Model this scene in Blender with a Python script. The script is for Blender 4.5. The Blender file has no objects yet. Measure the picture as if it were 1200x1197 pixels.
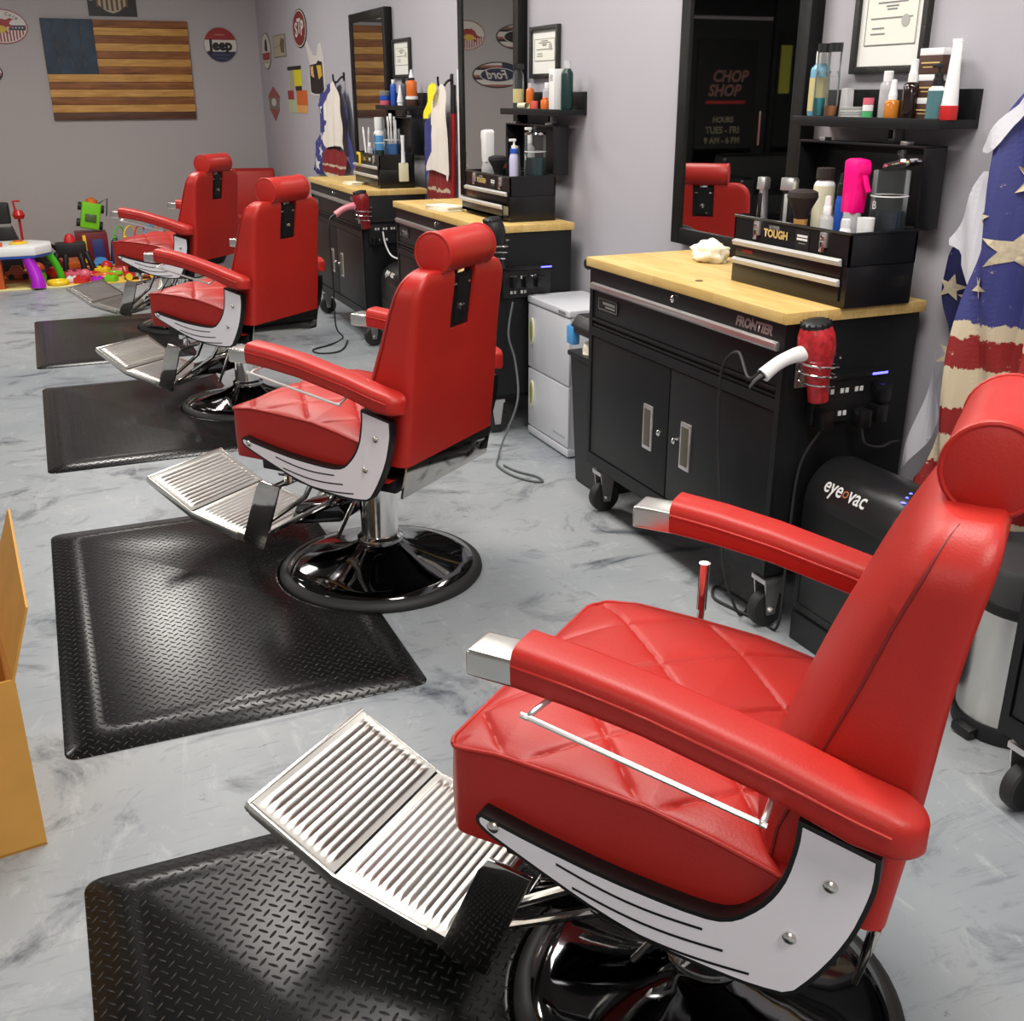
import bpy, bmesh, math, random
from mathutils import Vector, Matrix, noise
from mathutils.geometry import delaunay_2d_cdt
PI = math.pi
scene = bpy.context.scene
COL = scene.collection
random.seed(7)
R = math.radians

# ------------------------------------------------------------------ materials
def lin(c):
    return tuple((v / 12.92) if v <= 0.04045 else ((v + 0.055) / 1.055) ** 2.4 for v in c)
def rgb(r, g, b):
    return (*lin((r / 255, g / 255, b / 255)), 1.0)
MATS = {}
def P(name, col, rough=0.5, metal=0.0, coat=0.0, bump=None, spec=0.5, emit=0.0, vary=None):
    """principled with optional noise bump (scale, strength) and colour variation (scale, amount)"""
    if name in MATS: return MATS[name]
    m = bpy.data.materials.new(name); m.use_nodes = True
    nt = m.node_tree; b = nt.nodes['Principled BSDF']
    b.inputs['Base Color'].default_value = col
    b.inputs['Roughness'].default_value = rough
    b.inputs['Metallic'].default_value = metal
    b.inputs['Coat Weight'].default_value = coat
    b.inputs['Specular IOR Level'].default_value = spec
    if emit:
        b.inputs['Emission Color'].default_value = col
        b.inputs['Emission Strength'].default_value = emit
    if bump or vary:
        tc = nt.nodes.new('ShaderNodeTexCoord')
    if bump:
        n = nt.nodes.new('ShaderNodeTexNoise'); n.inputs['Scale'].default_value = bump[0]
        n.inputs['Detail'].default_value = 3
        bp = nt.nodes.new('ShaderNodeBump'); bp.inputs['Strength'].default_value = bump[1]
        bp.inputs['Distance'].default_value = 0.01
        nt.links.new(tc.outputs['Object'], n.inputs['Vector'])
        nt.links.new(n.outputs['Fac'], bp.inputs['Height'])
        nt.links.new(bp.outputs['Normal'], b.inputs['Normal'])
    if vary:
        n = nt.nodes.new('ShaderNodeTexNoise'); n.inputs['Scale'].default_value = vary[0]
        n.inputs['Detail'].default_value = 4
        h = nt.nodes.new('ShaderNodeHueSaturation'); h.inputs['Color'].default_value = col
        mr = nt.nodes.new('ShaderNodeMapRange')
        mr.inputs['From Min'].default_value = 0.3; mr.inputs['From Max'].default_value = 0.7
        mr.inputs['To Min'].default_value = 1 - vary[1]; mr.inputs['To Max'].default_value = 1 + vary[1]
        nt.links.new(tc.outputs['Object'], n.inputs['Vector'])
        nt.links.new(n.outputs['Fac'], mr.inputs['Value'])
        nt.links.new(mr.outputs['Result'], h.inputs['Value'])
        nt.links.new(h.outputs['Color'], b.inputs['Base Color'])
    MATS[name] = m
    return m
def clear(name, col=(0.4, 0.44, 0.44, 1), opacity=0.035):
    if name in MATS: return MATS[name]
    m = bpy.data.materials.new(name); m.use_nodes = True
    nt = m.node_tree; nt.nodes.clear()
    o = nt.nodes.new('ShaderNodeOutputMaterial'); mx = nt.nodes.new('ShaderNodeMixShader')
    t = nt.nodes.new('ShaderNodeBsdfTransparent'); p = nt.nodes.new('ShaderNodeBsdfPrincipled')
    p.inputs['Base Color'].default_value = col; p.inputs['Roughness'].default_value = 0.08
    lw = nt.nodes.new('ShaderNodeLayerWeight'); lw.inputs['Blend'].default_value = 0.25
    ad = nt.nodes.new('ShaderNodeMath'); ad.operation = 'ADD'; ad.use_clamp = True
    ad.inputs[1].default_value = opacity
    nt.links.new(lw.outputs['Fresnel'], ad.inputs[0]); nt.links.new(ad.outputs[0], mx.inputs[0])
    nt.links.new(t.outputs[0], mx.inputs[1]); nt.links.new(p.outputs[0], mx.inputs[2])
    nt.links.new(mx.outputs[0], o.inputs[0])
    MATS[name] = m
    return m

red = P('red_vinyl', rgb(176, 36, 28), 0.44, bump=(260, 0.06), spec=0.42, vary=(6, 0.04))
red_dark = P('red_seam', rgb(120, 15, 12), 0.5)
chrome = P('chrome', (0.86, 0.85, 0.83, 1), 0.09, 1.0)
brushed = P('brushed_steel', (0.74, 0.72, 0.68, 1), 0.27, 1.0, bump=(60, 0.03))
blk_chrome = P('dark_chrome', (0.10, 0.10, 0.105, 1), 0.07, 1.0, coat=0.4)
steel = P('mirror_steel', (0.55, 0.53, 0.5, 1), 0.06, 1.0)
ribsteel = P('polished_aluminium', (0.70, 0.68, 0.64, 1), 0.30, 1.0)
white_lam = P('white_laminate', rgb(240, 236, 243), 0.35)
black = P('black_satin', rgb(22, 22, 24), 0.45)
black_edge = P('black_edging', rgb(16, 16, 17), 0.4)
rubber = P('black_rubber', rgb(34, 34, 34), 0.6)
cab_blk = P('black_powder_coat', rgb(20, 21, 23), 0.42, bump=(300, 0.02), spec=0.35)
cab_dark = P('black_gap', rgb(8, 8, 9), 0.6)
tool_blk = P('black_enamel', rgb(18, 18, 20), 0.3, spec=0.5)
silver = P('silver_trim', (0.75, 0.73, 0.72, 1), 0.3, 0.9)
silver_plain = P('silver_paint', rgb(196, 194, 192), 0.35, 0.2)
white = P('white_plastic', rgb(232, 232, 232), 0.4)
white_app = P('white_appliance_paint', rgb(214, 216, 222), 0.3)
cream = P('cream_plastic', rgb(226, 222, 190), 0.4)
green_in = P('green_plastic_inset', rgb(140, 150, 70), 0.5)
screen_white = P('white_ink', rgb(225, 225, 225), 0.6)
gold_ink = P('gold_ink', rgb(205, 175, 110), 0.5)
grey_ink = P('grey_ink', rgb(130, 130, 128), 0.6)
redink = P('red_ink', rgb(150, 30, 28), 0.6)
blue_led = P('blue_light', rgb(90, 90, 255), 0.5, emit=4.0)
paper = P('paper', rgb(226, 226, 214), 0.8)
matboard = P('white_matboard', rgb(226, 226, 220), 0.8)
frame_blk = P('black_frame', rgb(30, 27, 24), 0.45, bump=(240, 0.4))
frame_glit = P('black_textured_frame', rgb(10, 10, 10), 0.32, bump=(330, 0.4), spec=0.22)
cardboard = P('cardboard', rgb(206, 152, 72), 0.8, vary=(9, 0.06))
cardboard_in = P('cardboard_inside', rgb(182, 128, 58), 0.85, vary=(9, 0.06))
tissue = P('tissue_paper', rgb(238, 232, 212), 0.9, bump=(50, 0.4))
teal = P('teal_liquid', rgb(20, 150, 160), 0.15, coat=0.5)
barb_blue = P('blue_disinfectant', rgb(8, 44, 62), 0.2, coat=0.2)
barb_bright = P('bright_blue_disinfectant', rgb(40, 120, 190), 0.15, coat=0.6)
amber = P('amber_liquid', rgb(196, 120, 40), 0.15, coat=0.5)
orange = P('orange_plastic', rgb(214, 110, 40), 0.3)
pink = P('hot_pink_plastic', rgb(255, 8, 130), 0.3)
blue = P('blue_plastic', rgb(40, 90, 190), 0.35)
skyblue = P('sky_blue_plastic', rgb(80, 160, 225), 0.35)
darkgreen = P('dark_green_plastic', rgb(18, 50, 48), 0.35)
brown_box = P('brown_card', rgb(70, 42, 32), 0.6)
darkbrown = P('dark_brown_glass', rgb(30, 16, 12), 0.15, coat=0.6)
bristle = P('dark_bristles', rgb(40, 26, 20), 0.7, bump=(400, 0.5))
blk_bristle = P('black_bristles', rgb(14, 14, 15), 0.7, bump=(400, 0.5))
woodh = P('tan_wood', rgb(190, 140, 80), 0.5)
clearp = clear('clear_plastic')
frosted = clear('frosted_plastic', (0.8, 0.8, 0.82, 1), 0.45)
lav = P('lavender_plastic', rgb(200, 196, 226), 0.4)
greenp = P('green_plastic', rgb(80, 170, 110), 0.35)
yellow = P('yellow_plastic', rgb(240, 205, 40), 0.35)
lime = P('lime_plastic', rgb(120, 205, 30), 0.35)
green2 = P('bright_green_plastic', rgb(70, 190, 30), 0.35)
purple = P('purple_plastic', rgb(175, 25, 200), 0.3)
toyred = P('toy_red_plastic', rgb(200, 40, 40), 0.35)
toypink = P('toy_pink_plastic', rgb(215, 100, 120), 0.4)
toyblue = P('toy_navy_plastic', rgb(50, 60, 120), 0.4)
toyorange = P('toy_orange_plastic', rgb(196, 90, 30), 0.4)
maroon = P('maroon_plastic', rgb(110, 20, 35), 0.4)
broomred = P('red_painted_pole', rgb(165, 30, 30), 0.35)
bottleblue = P('pale_blue_plastic', rgb(110, 165, 190), 0.3)
labelcol = P('bottle_label_tan', rgb(196, 184, 130), 0.5)
teal_lab = P('teal_label', rgb(70, 112, 118), 0.5)
pinkhandle = P('pink_plastic', rgb(215, 130, 140), 0.35)
dryer_red = P('red_marbled_plastic', rgb(178, 40, 46), 0.3, vary=(60, 0.35))
dryer_dark = P('dark_red_plastic', rgb(130, 22, 28), 0.3)
leather_blk = P('black_leather', rgb(16, 18, 18), 0.3, bump=(40, 0.25))
mirror_m = P('mirror_glass', (0.74, 0.75, 0.74, 1), 0.015, 1.0)
nightglass = P('dark_window_glass', rgb(9, 11, 11), 0.08, spec=0.4)
canton = P('blue_stained_wood', rgb(50, 66, 82), 0.65, bump=(40, 0.4), vary=(9, 0.22))
bluegreen = P('blue_green_liquid', rgb(14, 64, 72), 0.2)

def node_mat(name):
    m = bpy.data.materials.new(name); m.use_nodes = True; MATS[name] = m
    nt = m.node_tree
    return m, nt, nt.nodes['Principled BSDF'], (lambda t, **k: _mk(nt, t, k)), nt.links.new
def _mk(nt, t, k):
    n = nt.nodes.new(t)
    for a, v in k.items(): setattr(n, a, v)
    return n
def ramp(nt, stops, interp='LINEAR'):
    r = nt.nodes.new('ShaderNodeValToRGB'); r.color_ramp.interpolation = interp
    e = r.color_ramp.elements
    while len(e) > 1: e.remove(e[-1])
    e[0].position, e[0].color = stops[0]
    for p, c in stops[1:]:
        x = e.new(p); x.color = c
    return r

# polished, trowel-marbled concrete
def make_floor_mat():
    m, nt, b, N, Lk = node_mat('stained_concrete')
    tc = N('ShaderNodeTexCoord')
    def noise_(scale, detail, rough, dist, sc=(1, 1, 1), rz=0.0, off=0.0):
        mp = N('ShaderNodeMapping'); mp.inputs['Scale'].default_value = sc; mp.inputs['Rotation'].default_value = (0, 0, rz); mp.inputs['Location'].default_value = (off, off * .7, 0)
        Lk(tc.outputs['Object'], mp.inputs['Vector'])
        n = N('ShaderNodeTexNoise'); n.inputs['Scale'].default_value = scale; n.inputs['Detail'].default_value = detail
        n.inputs['Roughness'].default_value = rough; n.inputs['Distortion'].default_value = dist
        Lk(mp.outputs[0], n.inputs['Vector']); return n.outputs['Fac']
    def mixc(fac, a, bb, mode='MIX', f=None):
        x = N('ShaderNodeMix', data_type='RGBA', blend_type=mode)
        if fac is None: x.inputs[0].default_value = f
        else: Lk(fac, x.inputs[0])
        for i, v in ((6, a), (7, bb)):
            if isinstance(v, tuple): x.inputs[i].default_value = v
            else: Lk(v, x.inputs[i])
        return x.outputs[2]
    def rmp(v, stops):
        r = ramp(nt, stops); Lk(v, r.inputs[0]); return r.outputs[0]
    g = lambda v: (v, v, v, 1)
    cloud = noise_(0.9, 7, .58, 0.9)
    base = rmp(cloud, [(.30, rgb(134, 141, 147)), (.43, rgb(147, 152, 157)), (.56, rgb(155, 159, 162)), (.75, rgb(162, 164, 166))])
    # darker trowelled smears
    smear = noise_(2.6, 11, .70, 1.7, (0.8, 1.25, 1), -.6, 3.1)
    c = mixc(rmp(smear, [(.32, g(0)), (.395, g(.6)), (.47, g(1))]), rgb(78, 84, 92), base)
    # faint arcs of pale scrape marks
    scr = noise_(5.5, 8, .75, 2.2, (1, .45, 1), .9, 7.7)
    c = mixc(rmp(scr, [(.55, g(0)), (.70, g(.5))]), c, rgb(190, 192, 193))
    fine = noise_(30, 4, .6, .5, (.3, 1.8, 1), .7)
    c = mixc(None, c, rmp(fine, [(.28, g(.62)), (.40, g(1))]), 'MULTIPLY', .6)
    spots = noise_(9, 6, .72, 1.0, (.8, 1.3, 1), .6, 1.3)
    c = mixc(rmp(spots, [(.27, g(1)), (.36, g(0))]), c, rgb(66, 68, 72))
    Lk(c, b.inputs['Base Color'])
    Lk(rmp(smear, [(.3, g(.32)), (.7, g(.48))]), b.inputs['Roughness'])
    b.inputs['Specular IOR Level'].default_value = 0.4
    bp = N('ShaderNodeBump'); bp.inputs['Strength'].default_value = 0.06; bp.inputs['Distance'].default_value = 0.02
    Lk(smear, bp.inputs['Height']); Lk(bp.outputs[0], b.inputs['Normal'])
    return m
floor_m = make_floor_mat()

# raised diamond-plate rubber
def make_plate_mat():
    m, nt, b, N, Lk = node_mat('diamond_plate_rubber')
    tc = N('ShaderNodeTexCoord'); sp = N('ShaderNodeSeparateXYZ'); Lk(tc.outputs['Object'], sp.inputs[0])
    p = 0.031
    def M(op, a, bb=None, c=None):
        n = N('ShaderNodeMath', operation=op)
        for i, v in enumerate((a, bb, c)):
            if v is None: continue
            if isinstance(v, (int, float)): n.inputs[i].default_value = v
            else: Lk(v, n.inputs[i])
        return n.outputs[0]
    def lug(off, flip):
        fx = M('SUBTRACT', M('FRACT', M('MULTIPLY_ADD', sp.outputs[0], 1 / p, off)), 0.5)
        fy = M('SUBTRACT', M('FRACT', M('MULTIPLY_ADD', sp.outputs[1], 1 / p, off)), 0.5)
        a = M('ADD', fx, fy); c = M('SUBTRACT', fx, fy)
        if flip: a, c = c, a
        a2 = M('POWER', M('DIVIDE', M('ABSOLUTE', a), 0.50), 2)
        c2 = M('POWER', M('DIVIDE', M('ABSOLUTE', c), 0.145), 2)
        return M('SUBTRACT', 1, M('ADD', a2, c2))
    h = M('MAXIMUM', M('MAXIMUM', lug(0.0, False), lug(0.5, True)), 0.0)
    h = M('POWER', h, 0.6)
    bp = N('ShaderNodeBump'); bp.inputs['Strength'].default_value = 1.0; bp.inputs['Distance'].default_value = 0.0042
    Lk(h, bp.inputs['Height']); Lk(bp.outputs[0], b.inputs['Normal'])
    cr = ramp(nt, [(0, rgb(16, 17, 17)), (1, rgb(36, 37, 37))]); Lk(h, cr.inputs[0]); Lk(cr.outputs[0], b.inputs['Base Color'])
    b.inputs['Roughness'].default_value = 0.24; b.inputs['Specular IOR Level'].default_value = 0.26
    return m
plate_m = make_plate_mat()

def make_block_mat():      # butcher block
    m, nt, b, N, Lk = node_mat('butcher_block')
    tc = N('ShaderNodeTexCoord'); mp = N('ShaderNodeMapping')
    mp.inputs['Rotation'].default_value = (0, 0, R(90)); mp.inputs['Scale'].default_value = (1, 1, 1)
    Lk(tc.outputs['Object'], mp.inputs['Vector'])
    br = N('ShaderNodeTexBrick'); br.inputs['Scale'].default_value = 1.0
    br.inputs['Brick Width'].default_value = 0.34; br.inputs['Row Height'].default_value = 0.042
    br.inputs['Mortar Size'].default_value = 0.0006; br.inputs['Color1'].default_value = rgb(208, 174, 106)
    br.inputs['Color2'].default_value = rgb(219, 189, 124); br.inputs['Mortar'].default_value = rgb(184, 142, 78)
    Lk(mp.outputs[0], br.inputs['Vector'])
    n = N('ShaderNodeTexNoise'); n.inputs['Scale'].default_value = 14; n.inputs['Detail'].default_value = 5
    mp2 = N('ShaderNodeMapping'); mp2.inputs['Scale'].default_value = (4, 0.5, 4); Lk(tc.outputs['Object'], mp2.inputs['Vector']); Lk(mp2.outputs[0], n.inputs['Vector'])
    r = ramp(nt, [(0.35, (0.86, 0.82, 0.76, 1)), (0.6, (1, 1, 1, 1))]); Lk(n.outputs['Fac'], r.inputs[0])
    mx = N('ShaderNodeMix', data_type='RGBA', blend_type='MULTIPLY'); mx.inputs[0].default_value = 0.8
    Lk(br.outputs['Color'], mx.inputs[6]); Lk(r.outputs[0], mx.inputs[7]); Lk(mx.outputs[2], b.inputs['Base Color'])
    b.inputs['Roughness'].default_value = 0.55; b.inputs['Specular IOR Level'].default_value = 0.3
    return m
block_m = make_block_mat()

def wood_mat(name, c1, c2):
    m, nt, b, N, Lk = node_mat(name)
    tc = N('ShaderNodeTexCoord'); mp = N('ShaderNodeMapping'); mp.inputs['Scale'].default_value = (1.6, 1, 16)
    Lk(tc.outputs['Object'], mp.inputs['Vector'])
    n = N('ShaderNodeTexNoise'); n.inputs['Scale'].default_value = 2.4; n.inputs['Detail'].default_value = 6; n.inputs['Distortion'].default_value = 0.7
    Lk(mp.outputs[0], n.inputs['Vector'])
    r = ramp(nt, [(0.3, c1), (0.7, c2)]); Lk(n.outputs['Fac'], r.inputs[0]); Lk(r.outputs[0], b.inputs['Base Color'])
    b.inputs['Roughness'].default_value = 0.6
    return m
plank_lt = wood_mat('light_plank', rgb(176, 124, 56), rgb(214, 166, 92))
plank_dk = wood_mat('brown_plank', rgb(104, 58, 26), rgb(158, 100, 50))
plank_vd = wood_mat('dark_plank', rgb(66, 38, 24), rgb(102, 64, 42))

def wall_mat(name, c):
    return P(name, c, 0.7, bump=(140, 0.03), vary=(0.7, 0.03), spec=0.3)
wall_m = wall_mat('grey_lilac_paint', rgb(174, 171, 178))
wall_b = wall_mat('grey_paint', rgb(174, 170, 171))
ceil_m = P('grey_ceiling_paint', rgb(120, 120, 120), 0.9)

# printed flag cloth: stripes by height, distressed borders
def cape_mat(name, stops, dirt=0.03):
    m, nt, b, N, Lk = node_mat(name)
    tc = N('ShaderNodeTexCoord'); sp = N('ShaderNodeSeparateXYZ'); Lk(tc.outputs['Object'], sp.inputs[0])
    n = N('ShaderNodeTexNoise'); n.inputs['Scale'].default_value = 26; n.inputs['Detail'].default_value = 6; n.inputs['Roughness'].default_value = 0.7
    Lk(tc.outputs['Object'], n.inputs['Vector'])
    a = N('ShaderNodeMath', operation='MULTIPLY_ADD'); a.inputs[1].default_value = dirt * 2; a.inputs[2].default_value = -dirt
    Lk(n.outputs['Fac'], a.inputs[0])
    s = N('ShaderNodeMath', operation='ADD'); Lk(sp.outputs[2], s.inputs[0]); Lk(a.outputs[0], s.inputs[1])
    mr = N('ShaderNodeMapRange'); mr.inputs['From Min'].default_value = 0.3; mr.inputs['From Max'].default_value = 1.7
    Lk(s.outputs[0], mr.inputs['Value'])
    r = ramp(nt, [((1.5 + (z - 1.5) * 1.048 - 0.3) / 1.4 if z > .3 else 0.0, c) for z, c in stops], 'CONSTANT'); Lk(mr.outputs[0], r.inputs[0])
    # worn speckles
    n2 = N('ShaderNodeTexNoise'); n2.inputs['Scale'].default_value = 38; n2.inputs['Detail'].default_value = 7; n2.inputs['Roughness'].default_value = 0.75
    Lk(tc.outputs['Object'], n2.inputs['Vector'])
    r2 = ramp(nt, [(0.645, (0, 0, 0, 1)), (0.665, (0.8, 0.8, 0.8, 1))]); Lk(n2.outputs['Fac'], r2.inputs[0])
    mx = N('ShaderNodeMix', data_type='RGBA', blend_type='MIX'); mx.inputs[7].default_value = rgb(206, 194, 168)
    Lk(r2.outputs[0], mx.inputs[0]); Lk(r.outputs[0], mx.inputs[6]); Lk(mx.outputs[2], b.inputs['Base Color'])
    b.inputs['Roughness'].default_value = 0.55
    return m
C_NAVY, C_TAN, C_RED = rgb(58, 62, 124), rgb(206, 192, 164), rgb(140, 32, 32)
cape_print = cape_mat('flag_print_cloth', [(0.3, C_RED), (0.46, C_TAN), (0.54, C_RED), (0.62, C_TAN), (0.70, C_RED), (0.765, C_RED), (0.775, C_TAN), (0.875, C_RED), (0.945, C_TAN), (0.985, C_NAVY)])
cape_dark = cape_mat('flag_print_cloth_folded', [(0.3, C_TAN), (0.545, C_RED), (0.615, C_TAN), (0.795, rgb(30, 34, 84))])
cape_fabric = P('white_cape_lining', rgb(214, 214, 222), 0.6, vary=(8, 0.05))
cape_cream = P('cream_cape_lining', rgb(226, 218, 208), 0.6, vary=(8, 0.06))
star_m = P('tan_star_print', rgb(206, 192, 164), 0.6, vary=(60, 0.15))
cape_blue = cape_mat('blue_flag_cloth', [(0.3, rgb(46, 52, 110)), (1.0, rgb(62, 66, 128))])
cape_red = cape_mat('red_flag_cloth', [(0.3, C_TAN), (0.93, rgb(130, 34, 36)), (0.985, rgb(196, 176, 150)), (1.0, rgb(130, 34, 36))])
towel_y = P('yellow_cloth', rgb(236, 226, 30), 0.7)

# ------------------------------------------------------------------ mesh helpers
class MB:
    """collects geometry, then links it as ONE mesh object"""
    def __init__(s): s.bm = bmesh.new(); s.mats = []
    def mi(s, m):
        if m not in s.mats: s.mats.append(m)
        return s.mats.index(m)
    def add(s, t, m, M=None):
        i = s.mi(m)
        if M is not None: bmesh.ops.transform(t, matrix=M, verts=t.verts)
        for f in t.faces: f.material_index = i
        me = bpy.data.meshes.new('tmp'); t.to_mesh(me); t.free()
        s.bm.from_mesh(me); bpy.data.meshes.remove(me)
        return s
    def box(s, x0, x1, y0, y1, z0, z1, m, bev=0.0, seg=2, M=None):
        t = bmesh.new(); bmesh.ops.create_cube(t, size=1)
        for v in t.verts:
            v.co = Vector(((x0 + x1) / 2 + v.co.x * (x1 - x0), (y0 + y1) / 2 + v.co.y * (y1 - y0), (z0 + z1) / 2 + v.co.z * (z1 - z0)))
        if bev: bmesh.ops.bevel(t, geom=t.edges[:], offset=bev, segments=seg, profile=0.6, affect='EDGES')
        return s.add(t, m, M)
    def prism(s, pts, a0, a1, m, axis='y', bev=0.0, M=None):
        """polygon pts extruded along axis ('y': pts are (x,z); 'x': (y,z); 'z': (x,y))"""
        t = bmesh.new()
        def co(p, a):
            return {'y': (p[0], a, p[1]), 'x': (a, p[0], p[1]), 'z': (p[0], p[1], a)}[axis]
        v0 = [t.verts.new(co(p, a0)) for p in pts]; v1 = [t.verts.new(co(p, a1)) for p in pts]
        t.faces.new(v0); t.faces.new(v1[::-1]); n = len(pts)
        for i in range(n): t.faces.new((v0[i], v1[i], v1[(i + 1) % n], v0[(i + 1) % n]))
        bmesh.ops.recalc_face_normals(t, faces=t.faces)
        if bev: bmesh.ops.bevel(t, geom=t.edges[:], offset=bev, segments=2, profile=0.6, affect='EDGES')
        return s.add(t, m, M)
    def poly(s, pts3, m):
        t = bmesh.new(); t.faces.new([t.verts.new(p) for p in pts3]); return s.add(t, m)
    def tube(s, pts, r, m, seg=10, closed=False, caps=True, M=None):
        t = bmesh.new(); pts = [Vector(p) for p in pts]; n = len(pts); rings = []
        rr = r if isinstance(r, (list, tuple)) else [r] * n
        up = None
        for i, p in enumerate(pts):
            if closed: d = pts[(i + 1) % n] - pts[i - 1]
            else: d = pts[min(i + 1, n - 1)] - pts[max(i - 1, 0)]
            d.normalize()
            if up is None: up = Vector((0, 0, 1)) if abs(d.z) < 0.9 else Vector((1, 0, 0))
            u = (up - d * up.dot(d)).normalized(); w = d.cross(u); up = u
            rings.append([t.verts.new(p + (u * math.cos(2 * PI * k / seg) + w * math.sin(2 * PI * k / seg)) * rr[i]) for k in range(seg)])
        for i in range(n if closed else n - 1):
            a, b = rings[i], rings[(i + 1) % n]
            for k in range(seg): t.faces.new((a[k], a[(k + 1) % seg], b[(k + 1) % seg], b[k]))
        if caps and not closed: t.faces.new(rings[0][::-1]); t.faces.new(rings[-1])
        bmesh.ops.recalc_face_normals(t, faces=t.faces)
        return s.add(t, m, M)
    def lathe(s, prof, m, seg=24, M=None, caps=True):
        """profile (r,z) about z"""
        t = bmesh.new(); rings = []
        for r, z in prof:
            if r < 1e-6: rings.append([t.verts.new((0, 0, z))])
            else: rings.append([t.verts.new((r * math.cos(2 * PI * k / seg), r * math.sin(2 * PI * k / seg), z)) for k in range(seg)])
        for a, b in zip(rings, rings[1:]):
            for k in range(seg):
                k2 = (k + 1) % seg
                q = [a[k % len(a)], a[k2 % len(a)], b[k2 % len(b)], b[k % len(b)]]
                q = list(dict.fromkeys(q))
                if len(q) > 2: t.faces.new(q)
        if caps:
            if len(rings[0]) > 1: t.faces.new(rings[0][::-1])
            if len(rings[-1]) > 1: t.faces.new(rings[-1])
        bmesh.ops.recalc_face_normals(t, faces=t.faces)
        return s.add(t, m, M)
    def grid(s, fn, nu, nv, m, closed_u=False):
        """fn(i/nu, j/nv) -> co"""
        t = bmesh.new(); V = [[t.verts.new(fn(i / nu, j / nv)) for j in range(nv + 1)] for i in range(nu + (0 if closed_u else 1))]
        n = len(V)
        for i in range(nu):
            for j in range(nv): t.faces.new((V[i][j], V[(i + 1) % n][j], V[(i + 1) % n][j + 1], V[i][j + 1]))
        return s.add(t, m)
    def build(s, name, parent=None, angle=35, loc=None, flip=False):
        me = bpy.data.meshes.new(name)
        if flip: bmesh.ops.reverse_faces(s.bm, faces=s.bm.faces)
        s.bm.to_mesh(me); s.bm.free()
        for m in s.mats: me.materials.append(m)
        if angle:
            me.polygons.foreach_set('use_smooth', [True] * len(me.polygons))
            me.set_sharp_from_angle(angle=R(angle))
        o = bpy.data.objects.new(name, me); COL.objects.link(o)
        if parent is not None: o.parent = parent
        if loc: o.location = loc
        return o

def tag(o, label=None, cat=None, group=None, kind=None):
    if label: o['label'] = label
    if cat: o['category'] = cat
    if group: o['group'] = group
    if kind: o['kind'] = kind
    return o
def thing(name, label, cat, loc=(0, 0, 0), rz=0.0, group=None):
    o = bpy.data.objects.new(name, None); COL.objects.link(o)
    o.location = loc; o.rotation_euler = (0, 0, rz); o.empty_display_size = 0.05
    return tag(o, label, cat, group)
def kids(o): return [c for c in bpy.data.objects if c.parent == o]
def copy_tree(o, parent=None):
    c = o.copy(); COL.objects.link(c)
    if parent is not None: c.parent = parent
    for ch in kids(o): copy_tree(ch, c)
    return c
def text_mesh(body, size, bold=0.0, shear=0.0, align='CENTER', extrude=0.0, sx=1.0):
    cu = bpy.data.curves.new('txt', 'FONT'); cu.body = body; cu.size = size; cu.offset = bold; cu.shear = shear
    cu.align_x = align; cu.align_y = 'CENTER'; cu.extrude = extrude; cu.resolution_u = 3
    o = bpy.data.objects.new('txt', cu); COL.objects.link(o)
    dg = bpy.context.evaluated_depsgraph_get(); dg.update()
    me = bpy.data.meshes.new_from_object(o.evaluated_get(dg))
    bpy.data.objects.remove(o); bpy.data.curves.remove(cu)
    if sx != 1: me.transform(Matrix.Diagonal((sx, 1, 1, 1)))
    return me
def add_text(mb, body, size, M, m, **k):
    me = text_mesh(body, size, **k); t = bmesh.new(); t.from_mesh(me); bpy.data.meshes.remove(me)
    mb.add(t, m, M)
def FX(x, y, z):      # plane facing -X (right wall, bench fronts)
    return Matrix(((0, 0, -1, x), (-1, 0, 0, y), (0, 1, 0, z), (0, 0, 0, 1)))
def FY(x, y, z):      # plane facing -Y
    return Matrix(((1, 0, 0, x), (0, 0, -1, y), (0, 1, 0, z), (0, 0, 0, 1)))
def T(x, y, z): return Matrix.Translation((x, y, z))
def rot(axis, deg): return Matrix.Rotation(R(deg), 4, axis)
def lerp(a, b, t): return a + (b - a) * t
def interp(tab, x):
    if x <= tab[0][0]: return tab[0][1]
    for (a, b), (c, d) in zip(tab, tab[1:]):
        if x <= c: return b + (d - b) * (x - a) / (c - a)
    return tab[-1][1]
def catmull(pts, n=6, closed=False):
    P_ = [Vector(p) for p in pts]; out = []; N = len(P_)
    for i in range(N if closed else N - 1):
        g = lambda k: P_[k % N] if closed else P_[max(0, min(N - 1, k))]
        a, b, c, d = g(i - 1), g(i), g(i + 1), g(i + 2)
        for k in range(n):
            t = k / n
            out.append(0.5 * ((2 * b) + (c - a) * t + (2 * a - 5 * b + 4 * c - d) * t * t + (3 * b - a - 3 * c + d) * t ** 3))
    if not closed: out.append(P_[-1])
    return out
def ellipse(cx, cy, rx, ry, n=40, a0=0, a1=2 * PI):
    return [(cx + rx * math.cos(a0 + (a1 - a0) * k / n), cy + ry * math.sin(a0 + (a1 - a0) * k / n)) for k in range(n + (0 if abs(a1 - a0 - 2 * PI) < 1e-6 else 1))]
def clip_band(pts, lo, hi, axis=1):
    """Sutherland-Hodgman clip of a convex polygon to lo<=p[axis]<=hi"""
    def clip(ps, f, val):
        out = []
        for i in range(len(ps)):
            a, b = ps[i], ps[(i + 1) % len(ps)]; fa, fb = f(a), f(b)
            if fa: out.append(a)
            if fa != fb:
                t = (val - a[axis]) / (b[axis] - a[axis]); out.append((a[0] + (b[0] - a[0]) * t, a[1] + (b[1] - a[1]) * t))
        return out
    ps = clip(pts, lambda p: p[axis] >= lo, lo)
    return clip(ps, lambda p: p[axis] <= hi, hi) if ps else ps
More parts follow.
